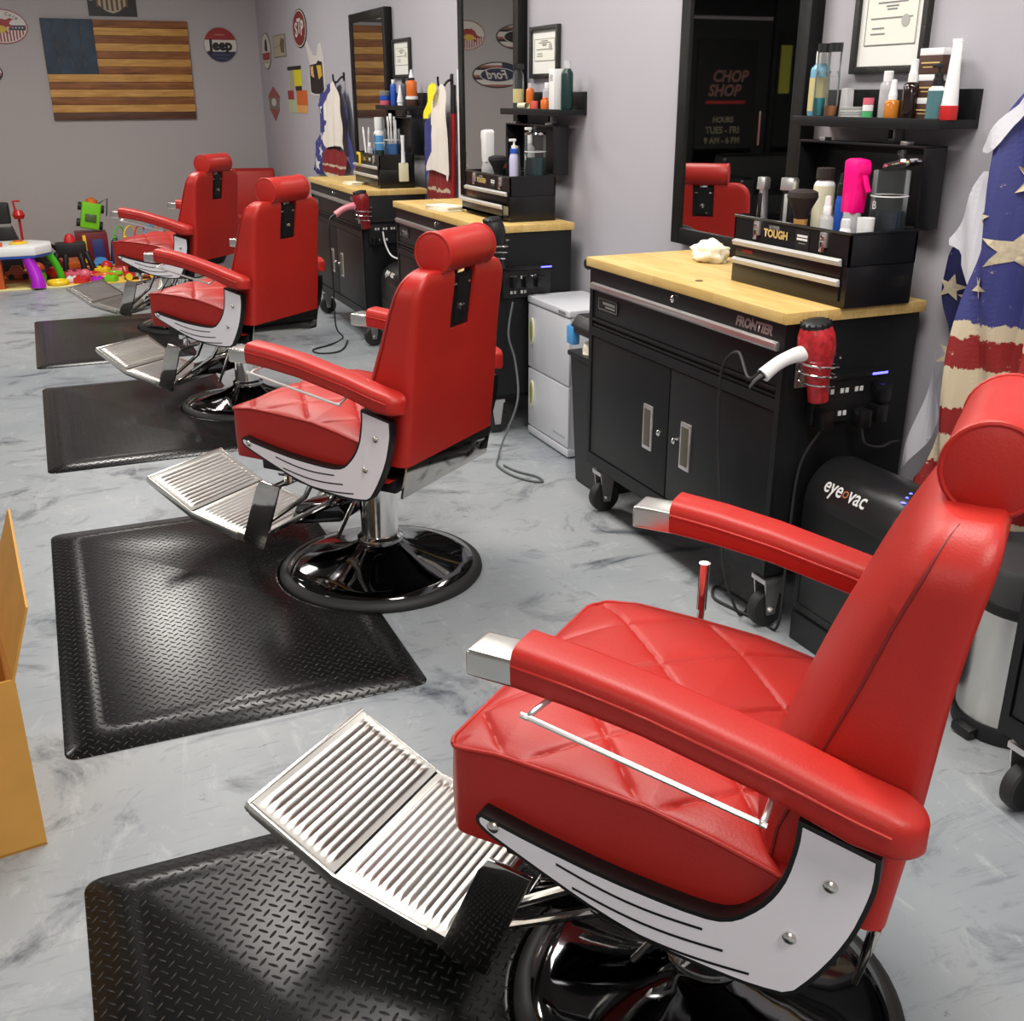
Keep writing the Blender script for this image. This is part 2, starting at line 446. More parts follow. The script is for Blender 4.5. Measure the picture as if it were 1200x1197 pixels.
def flat(mb, pts, m, frame, d):
    """2-D polygon on a wall frame, lifted d off it"""
    if len(pts) >= 3: 
        t = bmesh.new(); t.faces.new([t.verts.new((p[0], p[1], d)) for p in pts]); mb.add(t, m, frame)

# ------------------------------------------------------------------ camera
F = 1247.6
yaw, pit, rol = R(23.135), R(21.361), R(-0.177)
fw = Vector((math.sin(yaw) * math.cos(pit), math.cos(yaw) * math.cos(pit), -math.sin(pit)))
rt = Vector((math.cos(yaw), -math.sin(yaw), 0)); up = rt.cross(fw)
c_, s_ = math.cos(rol), math.sin(rol)
rt2 = c_ * rt + s_ * up; up2 = c_ * up - s_ * rt
cam = bpy.data.cameras.new('camera'); cam.sensor_fit = 'HORIZONTAL'; cam.sensor_width = 36; cam.lens = F * 36 / 1200
cam.clip_start = 0.05
co = bpy.data.objects.new('camera', cam); COL.objects.link(co)
co.matrix_world = Matrix(((rt2.x, up2.x, -fw.x, 0), (rt2.y, up2.y, -fw.y, 0), (rt2.z, up2.z, -fw.z, 1.5), (0, 0, 0, 1)))
scene.camera = co

# ------------------------------------------------------------------ room
WX, BY, LX, NY, CZ = 2.27, 11.8, -5.4, -3.0, 3.1
def struct(name, mb):
    o = mb.build(name, angle=0); o['kind'] = 'structure'; return o
struct('floor', MB().box(LX - .1, WX + .1, NY - .1, BY + .1, -0.1, 0, floor_m))
struct('wall_right', MB().box(WX, WX + .1, NY, BY + .1, 0, CZ, wall_m))
struct('wall_back', MB().box(LX, WX, BY, BY + .1, 0, CZ, wall_b))
struct('wall_left', MB().box(LX - .1, LX, NY, BY + .1, 0, CZ, wall_b))
struct('wall_near', MB().box(LX, WX, NY - .1, NY, 0, CZ, wall_b))
struct('ceiling', MB().box(LX - .1, WX + .1, NY - .1, BY + .1, CZ, CZ + .1, ceil_m))

# dark glazed storefront at the far left of the back wall, seen only in the mirror
d = MB()
d.box(-4.02, -2.78, BY - .06, BY - .001, 0, 2.32, cab_dark)
door = d.build('door_1', angle=0); door['kind'] = 'structure'
MB().box(-3.82, -2.98, BY - .075, BY - .062, .25, 2.1, nightglass).build('glass_pane', door)
dt = MB()
def FYm(x, z): # lettering painted for the street: mirrored from inside
    return Matrix(((-1, 0, 0, x), (0, 0, -1, BY - .079), (0, 1, 0, z), (0, 0, 0, 1)))
ink = P('faded_red_ink', rgb(120, 84, 74), 0.7); ink2 = P('faded_tan_ink', rgb(120, 112, 92), 0.7)
add_text(dt, 'CHOP', .18, FYm(-3.44, 1.69), ink, bold=.006, shear=.2)
add_text(dt, 'SHOP', .18, FYm(-3.37, 1.53), ink, bold=.006, shear=.2)
dt.box(-3.68, -3.12, BY - .08, BY - .078, 1.385, 1.42, redink)
add_text(dt, 'HOURS', .09, FYm(-3.38, 1.20), ink2, bold=.003)
add_text(dt, 'TUES - FRI', .11, FYm(-3.38, 1.08), ink2, bold=.003)
add_text(dt, '9 AM - 6 PM', .10, FYm(-3.38, .96), ink2, bold=.003)
dt.build('door_lettering', door, angle=0)
MB().tube([(-3.9, BY - .1, .9), (-3.9, BY - .1, 1.3)], .015, chrome).build('door_handle', door)
w = MB(); w.box(-5.35, -4.06, BY - .06, BY - .001, .35, 2.9, cab_dark)
win = w.build('window_1', angle=0); win['kind'] = 'structure'
MB().box(-5.28, -4.12, BY - .075, BY - .062, .45, 2.2, nightglass).build('glass_pane', win)
MB().box(-4.02, -2.78, BY - .075, BY - .002, 2.36, 2.9, nightglass).build('transom_pane', win)
pp = MB(); pp.box(-4.32, -4.16, BY - .08, BY - .077, 1.5, 2.05, P('yellow_poster', rgb(150, 150, 50), .7)); pp.build('poster', win)

# ------------------------------------------------------------------ barber chair
PANEL = [(.274, .516), (.262, .513), (.186, .497), (.074, .479), (-.032, .471), (-.085, .472), (-.112, .484), (-.141, .515), (-.158, .543), (-.170, .575), (-.179, .627), (-.180, .664),
         (-.282, .640), (-.283, .60), (-.277, .565), (-.266, .52), (-.250, .478), (-.226, .430), (-.197, .385), (-.150, .379), (-.103, .379), (-.005, .386), (.083, .409), (.157, .437), (.221, .463), (.263, .481), (.280, .494), (.282, .507)]
def inset_poly(pts, dd):
    n = len(pts); out = []
    area = sum(pts[i][0] * pts[(i + 1) % n][1] - pts[(i + 1) % n][0] * pts[i][1] for i in range(n))
    sg = 1 if area > 0 else -1
    for i in range(n):
        a, b, c = Vector(pts[i - 1]), Vector(pts[i]), Vector(pts[(i + 1) % n])
        n1 = Vector((-(b - a).y, (b - a).x)).normalized() * sg; n2 = Vector((-(c - b).y, (c - b).x)).normalized() * sg
        h = (n1 + n2); h = h / max(h.length_squared, .5) * 2 * dd if h.length > 1e-6 else n1 * dd
        h = (n1 + n2).normalized() * (dd / max(.6, (n1 + n2).normalized().dot(n1)))
        out.append(tuple(b + h))
    return out
SEAT_TOP = [(-.24, .52), (-.2, .53), (-.144, .548), (-.064, .568), (.028, .586), (.147, .594), (.262, .598), (.326, .590), (.345, .585)]
BACK_REAR = [(.485, -.292), (.6, -.305), (.668, -.313), (.8, -.322), (.9, -.334), (1.0, -.350), (1.05, -.358)]
BACK_SEAM = [(.485, -.13), (.6, -.14), (.732, -.185), (.832, -.220), (.922, -.248), (1.0, -.276), (1.05, -.292)]

_p = []
for i in range(len(PANEL)):
    a_, b_, c2_ = Vector(PANEL[i - 1]), Vector(PANEL[i]), Vector(PANEL[(i + 1) % len(PANEL)])
    if i in (11, 12): _p.append(tuple(b_))
    else: _p += [tuple(b_ + (a_ - b_) * .22), tuple(b_ + (c2_ - b_) * .22)]
PANEL = _p
def make_chair(label):
    t = thing('barber_chair', label, 'barber chair', group='red barber chairs along the wall')
    # --- base
    MB().lathe([(.30, .02), (.312, .028), (.308, .036), (.27, .046), (.21, .06), (.15, .076), (.10, .095), (.078, .11), (.070, .118), (0, .118)], blk_chrome, 64).build('base_dome', t, 60)
    MB().lathe([(.300, .0), (.335, .0), (.340, .008), (.338, .02), (.326, .030), (.311, .034), (.300, .026)], rubber, 64).build('rubber_rim', t, 60)
    col = MB().lathe([(.062, .11), (.062, .365), (0, .365)], chrome, 32); col.lathe([(.073, .112), (.076, .118), (.076, .13), (.066, .138)], chrome, 32)
    col.lathe([(.064, .335), (.068, .34), (.068, .36), (.06, .365)], chrome, 32)
    col.build('column', t)
    # --- frame under the seat
    fr = MB().box(-.24, .27, -.24, .24, .392, .44, black, .006)
    fr.box(-.17, .12, -.11, .11, .35, .395, black, .006)
    fr.box(.22, .245, -.2, .2, .36, .40, chrome, .003)
    fr.build('seat_frame', t)
    lk = MB()
    for v in (-.13, .13):
        lk.tube([(.36, v, .115), (.10, v, .27), (.02, v, .37)], .009, chrome)
        lk.tube([(.36, v, .155), (.20, v, .27), (.14, v, .37)], .009, chrome)
    lk.tube([(.10, -.13, .27), (.10, .13, .27)], .009, chrome)
    lk.tube([(.10, .10, .135), (-.02, .11, .345)], .007, chrome)
    lk.build('linkage', t)
    pd = MB().prism([(.34, .12), (.30, .20), (.13, .24), (.09, .20), (.12, .17)], -.06, .06, blk_chrome, 'y', .008); pd.build('pump_cover', t)
    # --- seat cushion
    s = MB(); hw = .277; FU = .352
    def top(a, b):
        u = lerp(-.24, FU, a); v = lerp(-hw, hw, b); z = interp(SEAT_TOP, u)
        e = max(0.0, 1 - (v / hw) ** 2); eu = max(0.0, 1 - max(0, u / FU) ** 6)
        z += .030 * (e ** .6) * (eu ** .5)
        q1 = u / .21 + v / .23 + .596; q2 = u / .21 - v / .23 + .118
        qa = abs(q1 - round(q1)); qb = abs(q2 - round(q2))
        k = min(qa, qb) * .21 / 1.4
        z -= (.0042 * math.exp(-(k / .0032) ** 1.4) + .0045 * math.exp(-k / .016)) * min(1, e * 6) * min(1, eu * 3)
        return (u, v, z)
    nu, nv = 190, 180
    s.grid(lambda a, b: top(a, b), nu, nv, red)
    def side_v(sg):
        def f(a, b):
            u = lerp(-.24, FU, a); zt = interp(SEAT_TOP, u); zb = .437
            bulge = .008 * math.sin(PI * b) * min(1, (FU - u) / .06)
            return (u, sg * (hw + bulge), lerp(zb, zt, b))
        return f
    s.grid(side_v(1), 40, 10, red); s.grid(side_v(-1), 40, 10, red)
    def front(a, b):
        v = lerp(-hw, hw, a); return (FU + .012 * math.sin(PI * b) * (1 - abs(v / hw) ** 5), v, lerp(.437, interp(SEAT_TOP, FU), b))
    s.grid(front, 40, 10, red)
    s.poly([(-.24, -hw, .437), (FU - .01, -hw, .437), (FU - .01, hw, .437), (-.24, hw, .437)], red)
    for sg in (1, -1):
        s.tube([(lerp(-.22, FU, k / 60), sg * (hw + .001), interp(SEAT_TOP, lerp(-.22, FU, k / 60)) + .001) for k in range(61)] , .0040, red, 8)
    s.tube([(FU + .001, lerp(-hw, hw, k / 60), interp(SEAT_TOP, FU) + .001) for k in range(61)], .0040, red, 8)
    for v_ in s.bm.verts:      # rounded front corners
        du, dv = v_.co.x - (FU - .034), abs(v_.co.y) - (hw - .034)
        if du > 0 and dv > 0:
            sc = max(du, dv) / math.hypot(du, dv); v_.co.x = FU - .034 + du * sc; v_.co.y = math.copysign(hw - .034 + dv * sc, v_.co.y)
    bmesh.ops.remove_doubles(s.bm, verts=s.bm.verts, dist=.0006); bmesh.ops.recalc_face_normals(s.bm, faces=s.bm.faces)
    s.build('seat', t, 50)
    # --- side panels
    for sg in (1, -1):
        a0, a1 = (.284, .311) if sg > 0 else (-.311, -.284)
        pn = MB().prism(PANEL, a0, a1, black_edge, 'y').build('side_panel', t)
        f = MB(); t2 = bmesh.new(); yv = sg * .3117
        t2.faces.new([t2.verts.new((p[0], yv, p[1])) for p in inset_poly(PANEL, .0065)]); f.add(t2, white_lam)
        for (p0, p1) in (((.149, .471), (-.071, .447)), ((.123, .439), (-.101, .423)), ((.093, .410), (-.139, .400))):
            pts = []
            for k in range(13):
                q = k / 12; pts.append((lerp(p0[0], p1[0], q), lerp(p0[1], p1[1], q) - .011 * math.sin(PI * q)))
            up_ = [(p[0], yv + sg * .0006, p[1] + .0022) for p in pts]; dn = [(p[0], yv + sg * .0006, p[1] - .0022) for p in pts[::-1]]
            f.poly(up_ + dn, black_edge)
        f.build('white_facing', pn, 0, flip=(sg < 0))
        for (u, z) in ((.251, .499), (-.228, .582), (-.186, .483)):
            MB().lathe([(.0095, 0), (.0095, .003), (.006, .006), (0, .007)], brushed, 14, Matrix(((1, 0, 0, u), (0, 0, sg, yv), (0, 1 if sg < 0 else -1, 0, z), (0, 0, 0, 1)))).build('bolt', pn)
    # --- arms
    AB = [(-.33, .668), (-.30, .664), (-.249, .667), (-.148, .700), (-.076, .716), (.02, .737), (.12, .750), (.205, .757)]
    AP = [(-.33, .692), (-.30, .696), (-.245, .708), (-.146, .735), (-.073, .751), (.02, .771), (.12, .786), (.205, .794)]
    for sg in (1, -1):
        a = MB(); cv = sg * .304; n = 60
        sec = 16
        def arm(i, j):
            UE = -.328 if sg > 0 else -.300; u = lerp(.205, UE, 1 - (1 - i) ** 1.8); zb = interp(AB, u); zp = interp(AP, u)
            w = .041
            if u < UE + .040: w *= math.sqrt(max(0.0, 1 - ((UE + .040 - u) / .040) ** 2))
            k = max(0.02, w / .041); cr = .027 * (.35 + .65 * k)
            q = j * 2 * PI
            # section: flat bottom, upright sides, crowned top
            th = q
            cx, cz = math.cos(th), math.sin(th)
            x = w * (abs(cx) ** .45) * (1 if cx > 0 else -1)
            if cz >= 0: z = zp + cr * abs(cz) ** .9
            else: z = zp - (zp - zb) * abs(cz) ** .35
            return (u, cv + x, z)
        t3 = bmesh.new(); m_ = 28; V = [[t3.verts.new(arm(i / n, j / m_)) for j in range(m_)] for i in range(n + 1)]
        for i in range(n):
            for j in range(m_): t3.faces.new((V[i][j], V[i][(j + 1) % m_], V[i + 1][(j + 1) % m_], V[i + 1][j]))
        t3.faces.new(V[0][::-1]); t3.faces.new(V[-1])
        bmesh.ops.remove_doubles(t3, verts=t3.verts, dist=.0005); bmesh.ops.recalc_face_normals(t3, faces=t3.faces)
        a.add(t3, red)
        for side in (1, -1):
            UP = -.292 if sg > 0 else -.262
            a.tube([(lerp(.204, UP, k / 24), cv + side * .0408, interp(AP, lerp(.204, UP, k / 24)) + .002) for k in range(25)], .0028, red, 6)
        arm_o = a.build('armrest', t, 60)
        ch = MB(); ch.box(.200, .279, cv - .0325, cv + .0325, .757, .798, brushed, .006, 3); ch.build('metal_tip', arm_o, 40)
        b = MB(); ov = sg * .372; iv = sg * .325
        pts = catmull([(.146, iv, .758), (.160, ov - sg * .01, .750), (.163, ov, .744), (.150, ov, .742), (-.130, ov, .692), (-.146, ov, .690), (-.150, ov - sg * .01, .692), (-.150, iv, .705)], 6)
        b.tube(pts, .0042, P('satin_steel', (0.82, 0.81, 0.79, 1), 0.3, 0.95), 8); b.build('towel_bar', t)
    # --- backrest
    def wz(z):
        w = lerp(.256, .247, (z - .485) / .56)
        if z > .965: w = w - .08 + math.sqrt(max(0, .08 ** 2 - (z - .965) ** 2))
        return w
    t4 = bmesh.new(); rings = []; SL = .862
    zs = [(.485 + (SL - .485) * k / 36, 0) for k in range(37)] + [(SL, 1)] + [(SL + (1.0 - SL) * k / 14, 1) for k in range(1, 15)] + [(1.0 + .043 * math.sin(PI / 2 * k / 8), 1) for k in range(1, 9)]
    def cfg(z):
        ur = interp(BACK_REAR, z); us = interp(BACK_SEAM, z); tp = max(0.0, (z - 1.0) / .043)
        k = 1 - math.sqrt(max(0, 1 - tp * tp))
        return ur + .016 * k, us - .012 * k, .022 * (1 - .62 * k)
    for z, slot in zs:
        ur2, us2, cr = cfg(z); w = wz(z)
        bul = .055 * (1 - ((z - .76) / .42) ** 2) + .006
        def rear(v):
            e = min(1.0, (w - abs(v)) / cr); return ur2 + cr * (1 - math.sqrt(max(0, 1 - (1 - e) ** 2)))
        e_ = [0, cr * .18, cr * .4, cr * .7, cr]
        vs = [-w + x for x in e_] + [lerp(-w + cr, -.0585, k / 7) for k in range(1, 8)]
        pts = [(rear(v), v) for v in vs]
        pts += [(rear(v) + (.05 if slot else 0), v) for v in (-.058, -.029, 0, .029, .058)]
        pts += [(rear(-v), -v) for v in vs[::-1]]
        pts += [(lerp(ur2 + cr, us2, k / 7), w) for k in range(1, 7)]
        for k in range(29):
            v = lerp(w, -w, k / 28); pts.append((us2 + bul * max(0, 1 - abs(v / w) ** 3.5) ** .8, v))
        pts += [(lerp(us2, ur2 + cr, k / 7), -w) for k in range(1, 7)]
        rings.append([t4.verts.new((u, v, z)) for u, v in pts])
    M2 = len(rings[0])
    for a, b in zip(rings, rings[1:]):
        for k in range(M2):
            t4.faces.new((a[k], a[(k + 1) % M2], b[(k + 1) % M2], b[k]))
    t4.faces.new(rings[0]); t4.faces.new(rings[-1])
    bmesh.ops.dissolve_degenerate(t4, dist=1e-6, edges=t4.edges)
    bmesh.ops.triangulate(t4, faces=[f for f in t4.faces if len(f.verts) > 4])
    bmesh.ops.recalc_face_normals(t4, faces=t4.faces)
    bk = MB().add(t4, red).build('backrest', t, 50)
    for sg in (1, -1):
        MB().tube([(cfg(z)[1] - .004, sg * (wz(z) + .0004), z) for z in [lerp(.50, 1.040, k / 60) for k in range(61)]], [.0024] * 54 + [.0024 - .0003 * k for k in range(7)], red_dark, 6).build('seam_piping', bk)
    # slot lining, bracket
    br = MB().prism([(interp(BACK_REAR, .8625) + .010, .8625), (interp(BACK_REAR, 1.02) + .010, 1.02), (interp(BACK_REAR, 1.02) + .03, 1.02), (interp(BACK_REAR, .8625) + .03, .8625)], -.0577, .0577, cab_dark, 'y')
    br.prism([(interp(BACK_REAR, .875) + .004, .875), (interp(BACK_REAR, 1.01) + .004, 1.01), (interp(BACK_REAR, 1.01) + .018, 1.01), (interp(BACK_REAR, .875) + .018, .875)], -.03, .03, black, 'y')
    br.box(-.342, -.325, -.048, .048, .985, .993, chrome, .002)
    br.lathe([(.012, 0), (.012, .012), (0, .014)], chrome, 12, Matrix(((0, 0, -1, -.326), (1, 0, 0, -.004), (0, 1, 0, .92), (0, 0, 0, 1))))
    br.lathe([(.006, 0), (.006, .006), (0, .007)], chrome, 10, Matrix(((0, 0, -1, -.322), (1, 0, 0, .02), (0, 1, 0, .885), (0, 0, 0, 1))))
    br.box(-.337, -.327, -.02, .02, .945, 1.05, chrome, .002)
    br.build('headrest_bracket', t)
    h = MB(); prof = [(0, -.133), (.04, -.133), (.055, -.128), (.0588, -.12), (.059, -.06), (.0595, 0), (.059, .06), (.0588, .12), (.055, .128), (.04, .133), (0, .133)]
    Mh = Matrix(((1, 0, 0, -.322), (0, 0, 1, 0), (0, 1, 0, 1.086), (0, 0, 0, 1)))
    h.lathe(prof, red, 40, Mh)
    for sg in (1, -1):
        h.tube([(-.322 + .0575 * math.cos(2 * PI * k / 32), sg * .126, 1.086 + .0575 * math.sin(2 * PI * k / 32)) for k in range(32)], .0042, red, 8, closed=True)
    h.build('headrest', t, 40)
    # --- mirror-polished plate under the backrest
    MB().prism([(-.290, .484), (-.282, .484), (-.262, .385), (-.270, .385)], -.25, .25, steel, 'y', .0015).build('back_plate', t)
    # --- footrest
    fo = MB()
    def ribbed(p0, p1, hv, n_r, m):
        p0, p1 = Vector((p0[0], 0, p0[1])), Vector((p1[0], 0, p1[1])); L = (p1 - p0).length; d_ = (p1 - p0) / L; nrm = Vector((-d_.z, 0, d_.x))
        if nrm.z < 0: nrm = -nrm
        def f(a, b):
            s1 = a * L; v = lerp(-hv, hv, b); edge = min(1.0, max(0, min(s1 - .012, L - .012 - s1)) / .006, max(0, hv - .016 - abs(v)) / .012)
            ph = (s1 - .012) / (L - .024)
            hh = .0044 * edge * abs(math.sin(PI * n_r * ph)) ** .9
            pp_ = p0 + d_ * s1 + nrm * hh; return (pp_.x, v, pp_.z)
        fo.grid(f, n_r * 10, 40, m)
        q = [p0 - nrm * .0, p1 - nrm * .0, p1 - nrm * .026, p0 - nrm * .026]
        for sv in (-hv, hv):
            fo.poly([(x.x, sv, x.z) for x in q], m)
        for a_, b_ in ((0, 3), (1, 2)):
            fo.poly([(q[a_].x, -hv, q[a_].z), (q[a_].x, hv, q[a_].z), (q[b_].x, hv, q[b_].z), (q[b_].x, -hv, q[b_].z)], m)
        fo.poly([(q[2].x, -hv, q[2].z), (q[2].x, hv, q[2].z), (q[3].x, hv, q[3].z), (q[3].x, -hv, q[3].z)], m)
    ribbed((.664, .156), (.850, .248), .180, 11, ribsteel)
    ribbed((.400, .102), (.660, .152), .180, 14, ribsteel)
    bmesh.ops.recalc_face_normals(fo.bm, faces=fo.bm.faces)
    fb = fo.build('footrest', t, 40)
    lip = MB()
    for sg in (1, -1):
        y0, y1 = sorted((sg * .180, sg * .187))
        lip.prism([(.46, .114), (.66, .1525), (.853, .2485), (.860, .236), (.853, .222), (.664, .126), (.46, .086)], y0, y1, brushed, 'y', .0015)
    lip.prism([(.850, .250), (.857, .252), (.866, .236), (.858, .226)], -.187, .187, brushed, 'y', .0015)
    lip.build('rim', fb)
    for sg in (1, -1):
        y0, y1 = sorted((sg * .190, sg * .200))
        MB().prism([(.245, .318), (.325, .328), (.345, .30), (.425, .100), (.40, .085), (.335, .078)], y0, y1, steel, 'y', .002).build('footrest_bracket', t)
    MB().tube([(.29, -.19, .30), (.29, .19, .30)], .012, chrome).tube([(.25, -.15, .32), (.24, -.15, .40)], .012, chrome).tube([(.25, .15, .32), (.24, .15, .40)], .012, chrome).build('footrest_axle', t)
    # --- lever on the chair's right side
    lv = MB().tube(catmull([(.03, -.2, .37), (.08, -.31, .40), (.145, -.335, .44), (.158, -.335, .50), (.156, -.335, .60)], 6), .007, chrome)
    lv.tube([(.156, -.335, .59), (.155, -.335, .685)], [.0095, .0108], chrome, 12); lv.build('lever', t)
    return t
chairs = []
CH = [(.879, 1.194, -38.93, 0, 'red vinyl barber chair nearest the camera, cut off by the bottom and right edges'),
      (.887, 3.200, -38.43, 0, 'second red barber chair, its whole round chrome base standing beside the large diamond plate mat'),
      (.855, 5.460, -39.74, .0, 'third red barber chair from the camera, its backrest overlapping the farthest chair'),
      (.843, 7.680, -47.1, 0, 'farthest red barber chair, partly hidden, in front of the toy area')]
proto = make_chair(CH[0][4])
allc = [proto] + [copy_tree(proto) for _ in CH[1:]]
for i, (x, y, a, dz, lab) in enumerate(CH):
    c = allc[i]
    c.location = (x, y, 0); c.rotation_euler = (0, 0, R(90 - a)); c['label'] = lab

# ------------------------------------------------------------------ anti-fatigue mats
def mat_mesh(cx, cy):
    W, L, r = .93, 1.54, .337
    dy = math.sqrt(r * r - (W - cx) ** 2); NA = 24
    def loop(ins, rr, z):
        wx = W - ins; d2 = math.sqrt(max(1e-4, rr * rr - (wx - cx) ** 2))
        pts = []
        for (p, q, n) in (((ins, ins), (wx, ins), 60), ((wx, ins), (wx, cy - d2), 40)):
            pts += [(lerp(p[0], q[0], k / n), lerp(p[1], q[1], k / n)) for k in range(n)]
        a0 = math.atan2(-d2, wx - cx); a1 = math.atan2(d2, wx - cx)
        if a0 < 0: a0 += 2 * PI
        if a1 < 0: a1 += 2 * PI
        pts += [(cx + rr * math.cos(lerp(a0, a1, k / NA)), cy + rr * math.sin(lerp(a0, a1, k / NA))) for k in range(NA)]
        for (p, q, n) in (((wx, cy + d2), (wx, L - ins), 40), ((wx, L - ins), (ins, L - ins), 60), ((ins, L - ins), (ins, ins), 90)):
            pts += [(lerp(p[0], q[0], k / n), lerp(p[1], q[1], k / n)) for k in range(n)]
        out = []; rc = .035
        for x, y in pts:
            du, dv = abs(x - W / 2) - (W / 2 - ins - rc), abs(y - L / 2) - (L / 2 - ins - rc)
            if du > 0 and dv > 0:
                sc = max(du, dv) / math.hypot(du, dv); x = W / 2 + math.copysign(W / 2 - ins - rc + du * sc, x - W / 2); y = L / 2 + math.copysign(L / 2 - ins - rc + dv * sc, y - L / 2)
            out.append((x, y, z))
        return out
    t = bmesh.new()
    L0 = [t.verts.new(p) for p in loop(.0, r, .001)]
    L1 = [t.verts.new(p) for p in loop(.004, r + .004, .005)]
    L2 = [t.verts.new(p) for p in loop(.085, r + .012, .015)]
    L2b = [t.verts.new(p) for p in loop(.094, r + .016, .0135)]
    L3 = [t.verts.new(p) for p in loop(.104, r + .022, .0152)]
    n = len(L0)
    for a, b in ((L0, L1), (L1, L2), (L2, L2b), (L2b, L3)):
        for i in range(n): t.faces.new((a[i], a[(i + 1) % n], b[(i + 1) % n], b[i]))
    t.faces.new(L3)
    return t
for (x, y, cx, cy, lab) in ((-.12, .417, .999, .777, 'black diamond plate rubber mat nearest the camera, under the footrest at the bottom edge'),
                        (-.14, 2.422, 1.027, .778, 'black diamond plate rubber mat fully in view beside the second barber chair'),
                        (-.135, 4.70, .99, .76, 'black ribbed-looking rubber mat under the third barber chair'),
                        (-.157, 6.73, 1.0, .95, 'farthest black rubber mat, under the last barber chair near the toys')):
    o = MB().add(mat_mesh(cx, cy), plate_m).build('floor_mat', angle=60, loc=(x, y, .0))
    tag(o, lab, 'floor mat', 'black floor mats by the barber chairs')

# ------------------------------------------------------------------ workbenches
def workbench(x, y, W, D, label, mark):
    """x front face, y right (near) end; local x into the wall, local y along it"""
    t = thing('workbench', label, 'workbench', (x, y, 0), 0, 'black rolling workbenches along the wall')
    b = MB(); b.box(.012, D, 0, W, .19, .928, cab_blk, .004)
    b.box(0, .014, 0, .022, .19, .928, cab_blk); b.box(0, .014, W - .022, W, .19, .928, cab_blk)
    b.box(0, .014, .022, W - .022, .874, .928, cab_blk); b.box(0, .014, .022, W - .022, .19, .236, cab_blk)
    b.box(.0, .014, .022, W - .022, .683, .716, cab_blk)
    b.box(.03, D - .03, .03, W - .03, .165, .19, cab_dark)
    b.build('body', t)
    MB().box(-.012, D + .01, -.012, W + .012, .928, .960, block_m, .004).build('wooden_top', t)
    dr = MB().box(.004, .02, .024, W - .024, .752, .872, cab_blk, .003)
    dr.box(.002, .012, .024, W - .024, .720, .728, cab_blk, .002); dr.box(.0, .012, .024, W - .024, .738, .748, cab_blk, .002)
    dr = dr.build('drawer', t)
    hb = MB().prism([(-.014, .872), (-.002, .876), (.005, .868), (.005, .852), (-.006, .850), (-.014, .858)], .024, W - .024, silver, 'y', .001)
    hb.build('drawer_pull', dr)
    MB().lathe([(.011, 0), (.011, .006), (.007, .010), (0, .011)], chrome, 16, FX(0, W * .5, .903)).build('drawer_lock', dr)
    mk = MB()
    add_text(mk, 'FRONTIER', .037, FX(-.001, .145, .898) , P('pewter_ink', rgb(150, 135, 135), .35, .4), bold=.0019, shear=.25, sx=1.0)
    mk.prism([(.140, .895), (.150, .922), (.153, .895)], -.0012, -.0008, P('pewter_ink', rgb(150, 135, 135)), 'x')
    mk.build('maker_lettering', dr, 0)
    pl = MB(); pl.box(.001, .005, W - .205, W - .065, .785, .83, black)
    for (a0, a1, z0, z1) in ((-.203, -.067, .788, .7895), (-.203, -.067, .8255, .827), (-.203, -.2015, .788, .827), (-.0685, -.067, .788, .827)):
        pl.box(.0, .003, W + a0, W + a1, z0, z1, grey_ink)
    pl.box(.0, .003, W - .19, W - .10, .808, .817, grey_ink); pl.box(.0, .003, W - .19, W - .12, .797, .803, grey_ink)
    pl.build('name_plate', dr, 0)
    mid = W * .5
    for (y0, y1, hy, ky) in ((mid + .003, W - .026, mid + .125, mid + .052), (.026, mid - .003, mid - .112, mid - .044)):
        dd = MB().box(.003, .02, y0, y1, .240, .680, cab_blk, .003).build('door', t)
        hh = MB().box(-.002, .006, hy - .03, hy + .03, .372, .528, silver, .003)
        hh.box(-.0035, .004, hy - .021, hy + .021, .385, .515, P('handle_recess', rgb(120, 114, 100), .4, .7), .002)
        hh.build('handle', dd)
        MB().lathe([(.010, 0), (.010, .005), (.006, .009), (0, .010)], chrome, 16, FX(.003, ky, .45)).build('door_lock', dd)
    for cx in (.055, D - .055):
        for cy in (.05, W - .05):
            cs = MB()
            cs.lathe([(.02, -.019), (.052, -.019), (.058, -.014), (.060, 0), (.058, .014), (.052, .019), (.02, .019)], rubber, 28, Matrix(((1, 0, 0, cx), (0, 0, 1, cy), (0, 1, 0, .06), (0, 0, 0, 1))))
            cs = cs.build('caster', t)
            k = MB(); k.box(cx - .035, cx + .035, cy - .034, cy + .034, .150, .166, silver, .002)
            for sg in (1, -1):
                k.prism([(cx - .03, .155), (cx + .03, .155), (cx + .014, .045), (cx - .014, .045)], cy + sg * .027 - .002, cy + sg * .027 + .002, silver, 'y')
            k.tube([(cx, cy - .038, .06), (cx, cy + .038, .06)], .008, silver); k.build('fork', cs)
    return t
B1 = workbench(1.778, 2.300, 1.14, .455, 'large black workbench with butcher block top behind the nearest red chair', True)
workbench(1.787, 4.455, 1.335, .415, 'middle black workbench, just left of the white two-door towel cabinet', True)
workbench(1.787, 6.505, 1.29, .415, 'farthest black workbench, beside the third red chair', True)
workbench(1.775, .29, 1.14, .455, 'black workbench of which only a lower corner shows at the right edge', False)
# black knob on the far end of the near bench top
o = MB().lathe([(.012, 0), (.020, .004), (.022, .014), (.016, .024), (0, .028)], black, 16, FX(1.80, 3.475, .93) @ rot('Y', 0)); o.build('end_knob', None, loc=(0, 0, 0)).parent = B1
k_ = [c for c in bpy.data.objects if c.name.startswith('end_knob')][0]; k_.location = (-1.778, -2.300, 0)

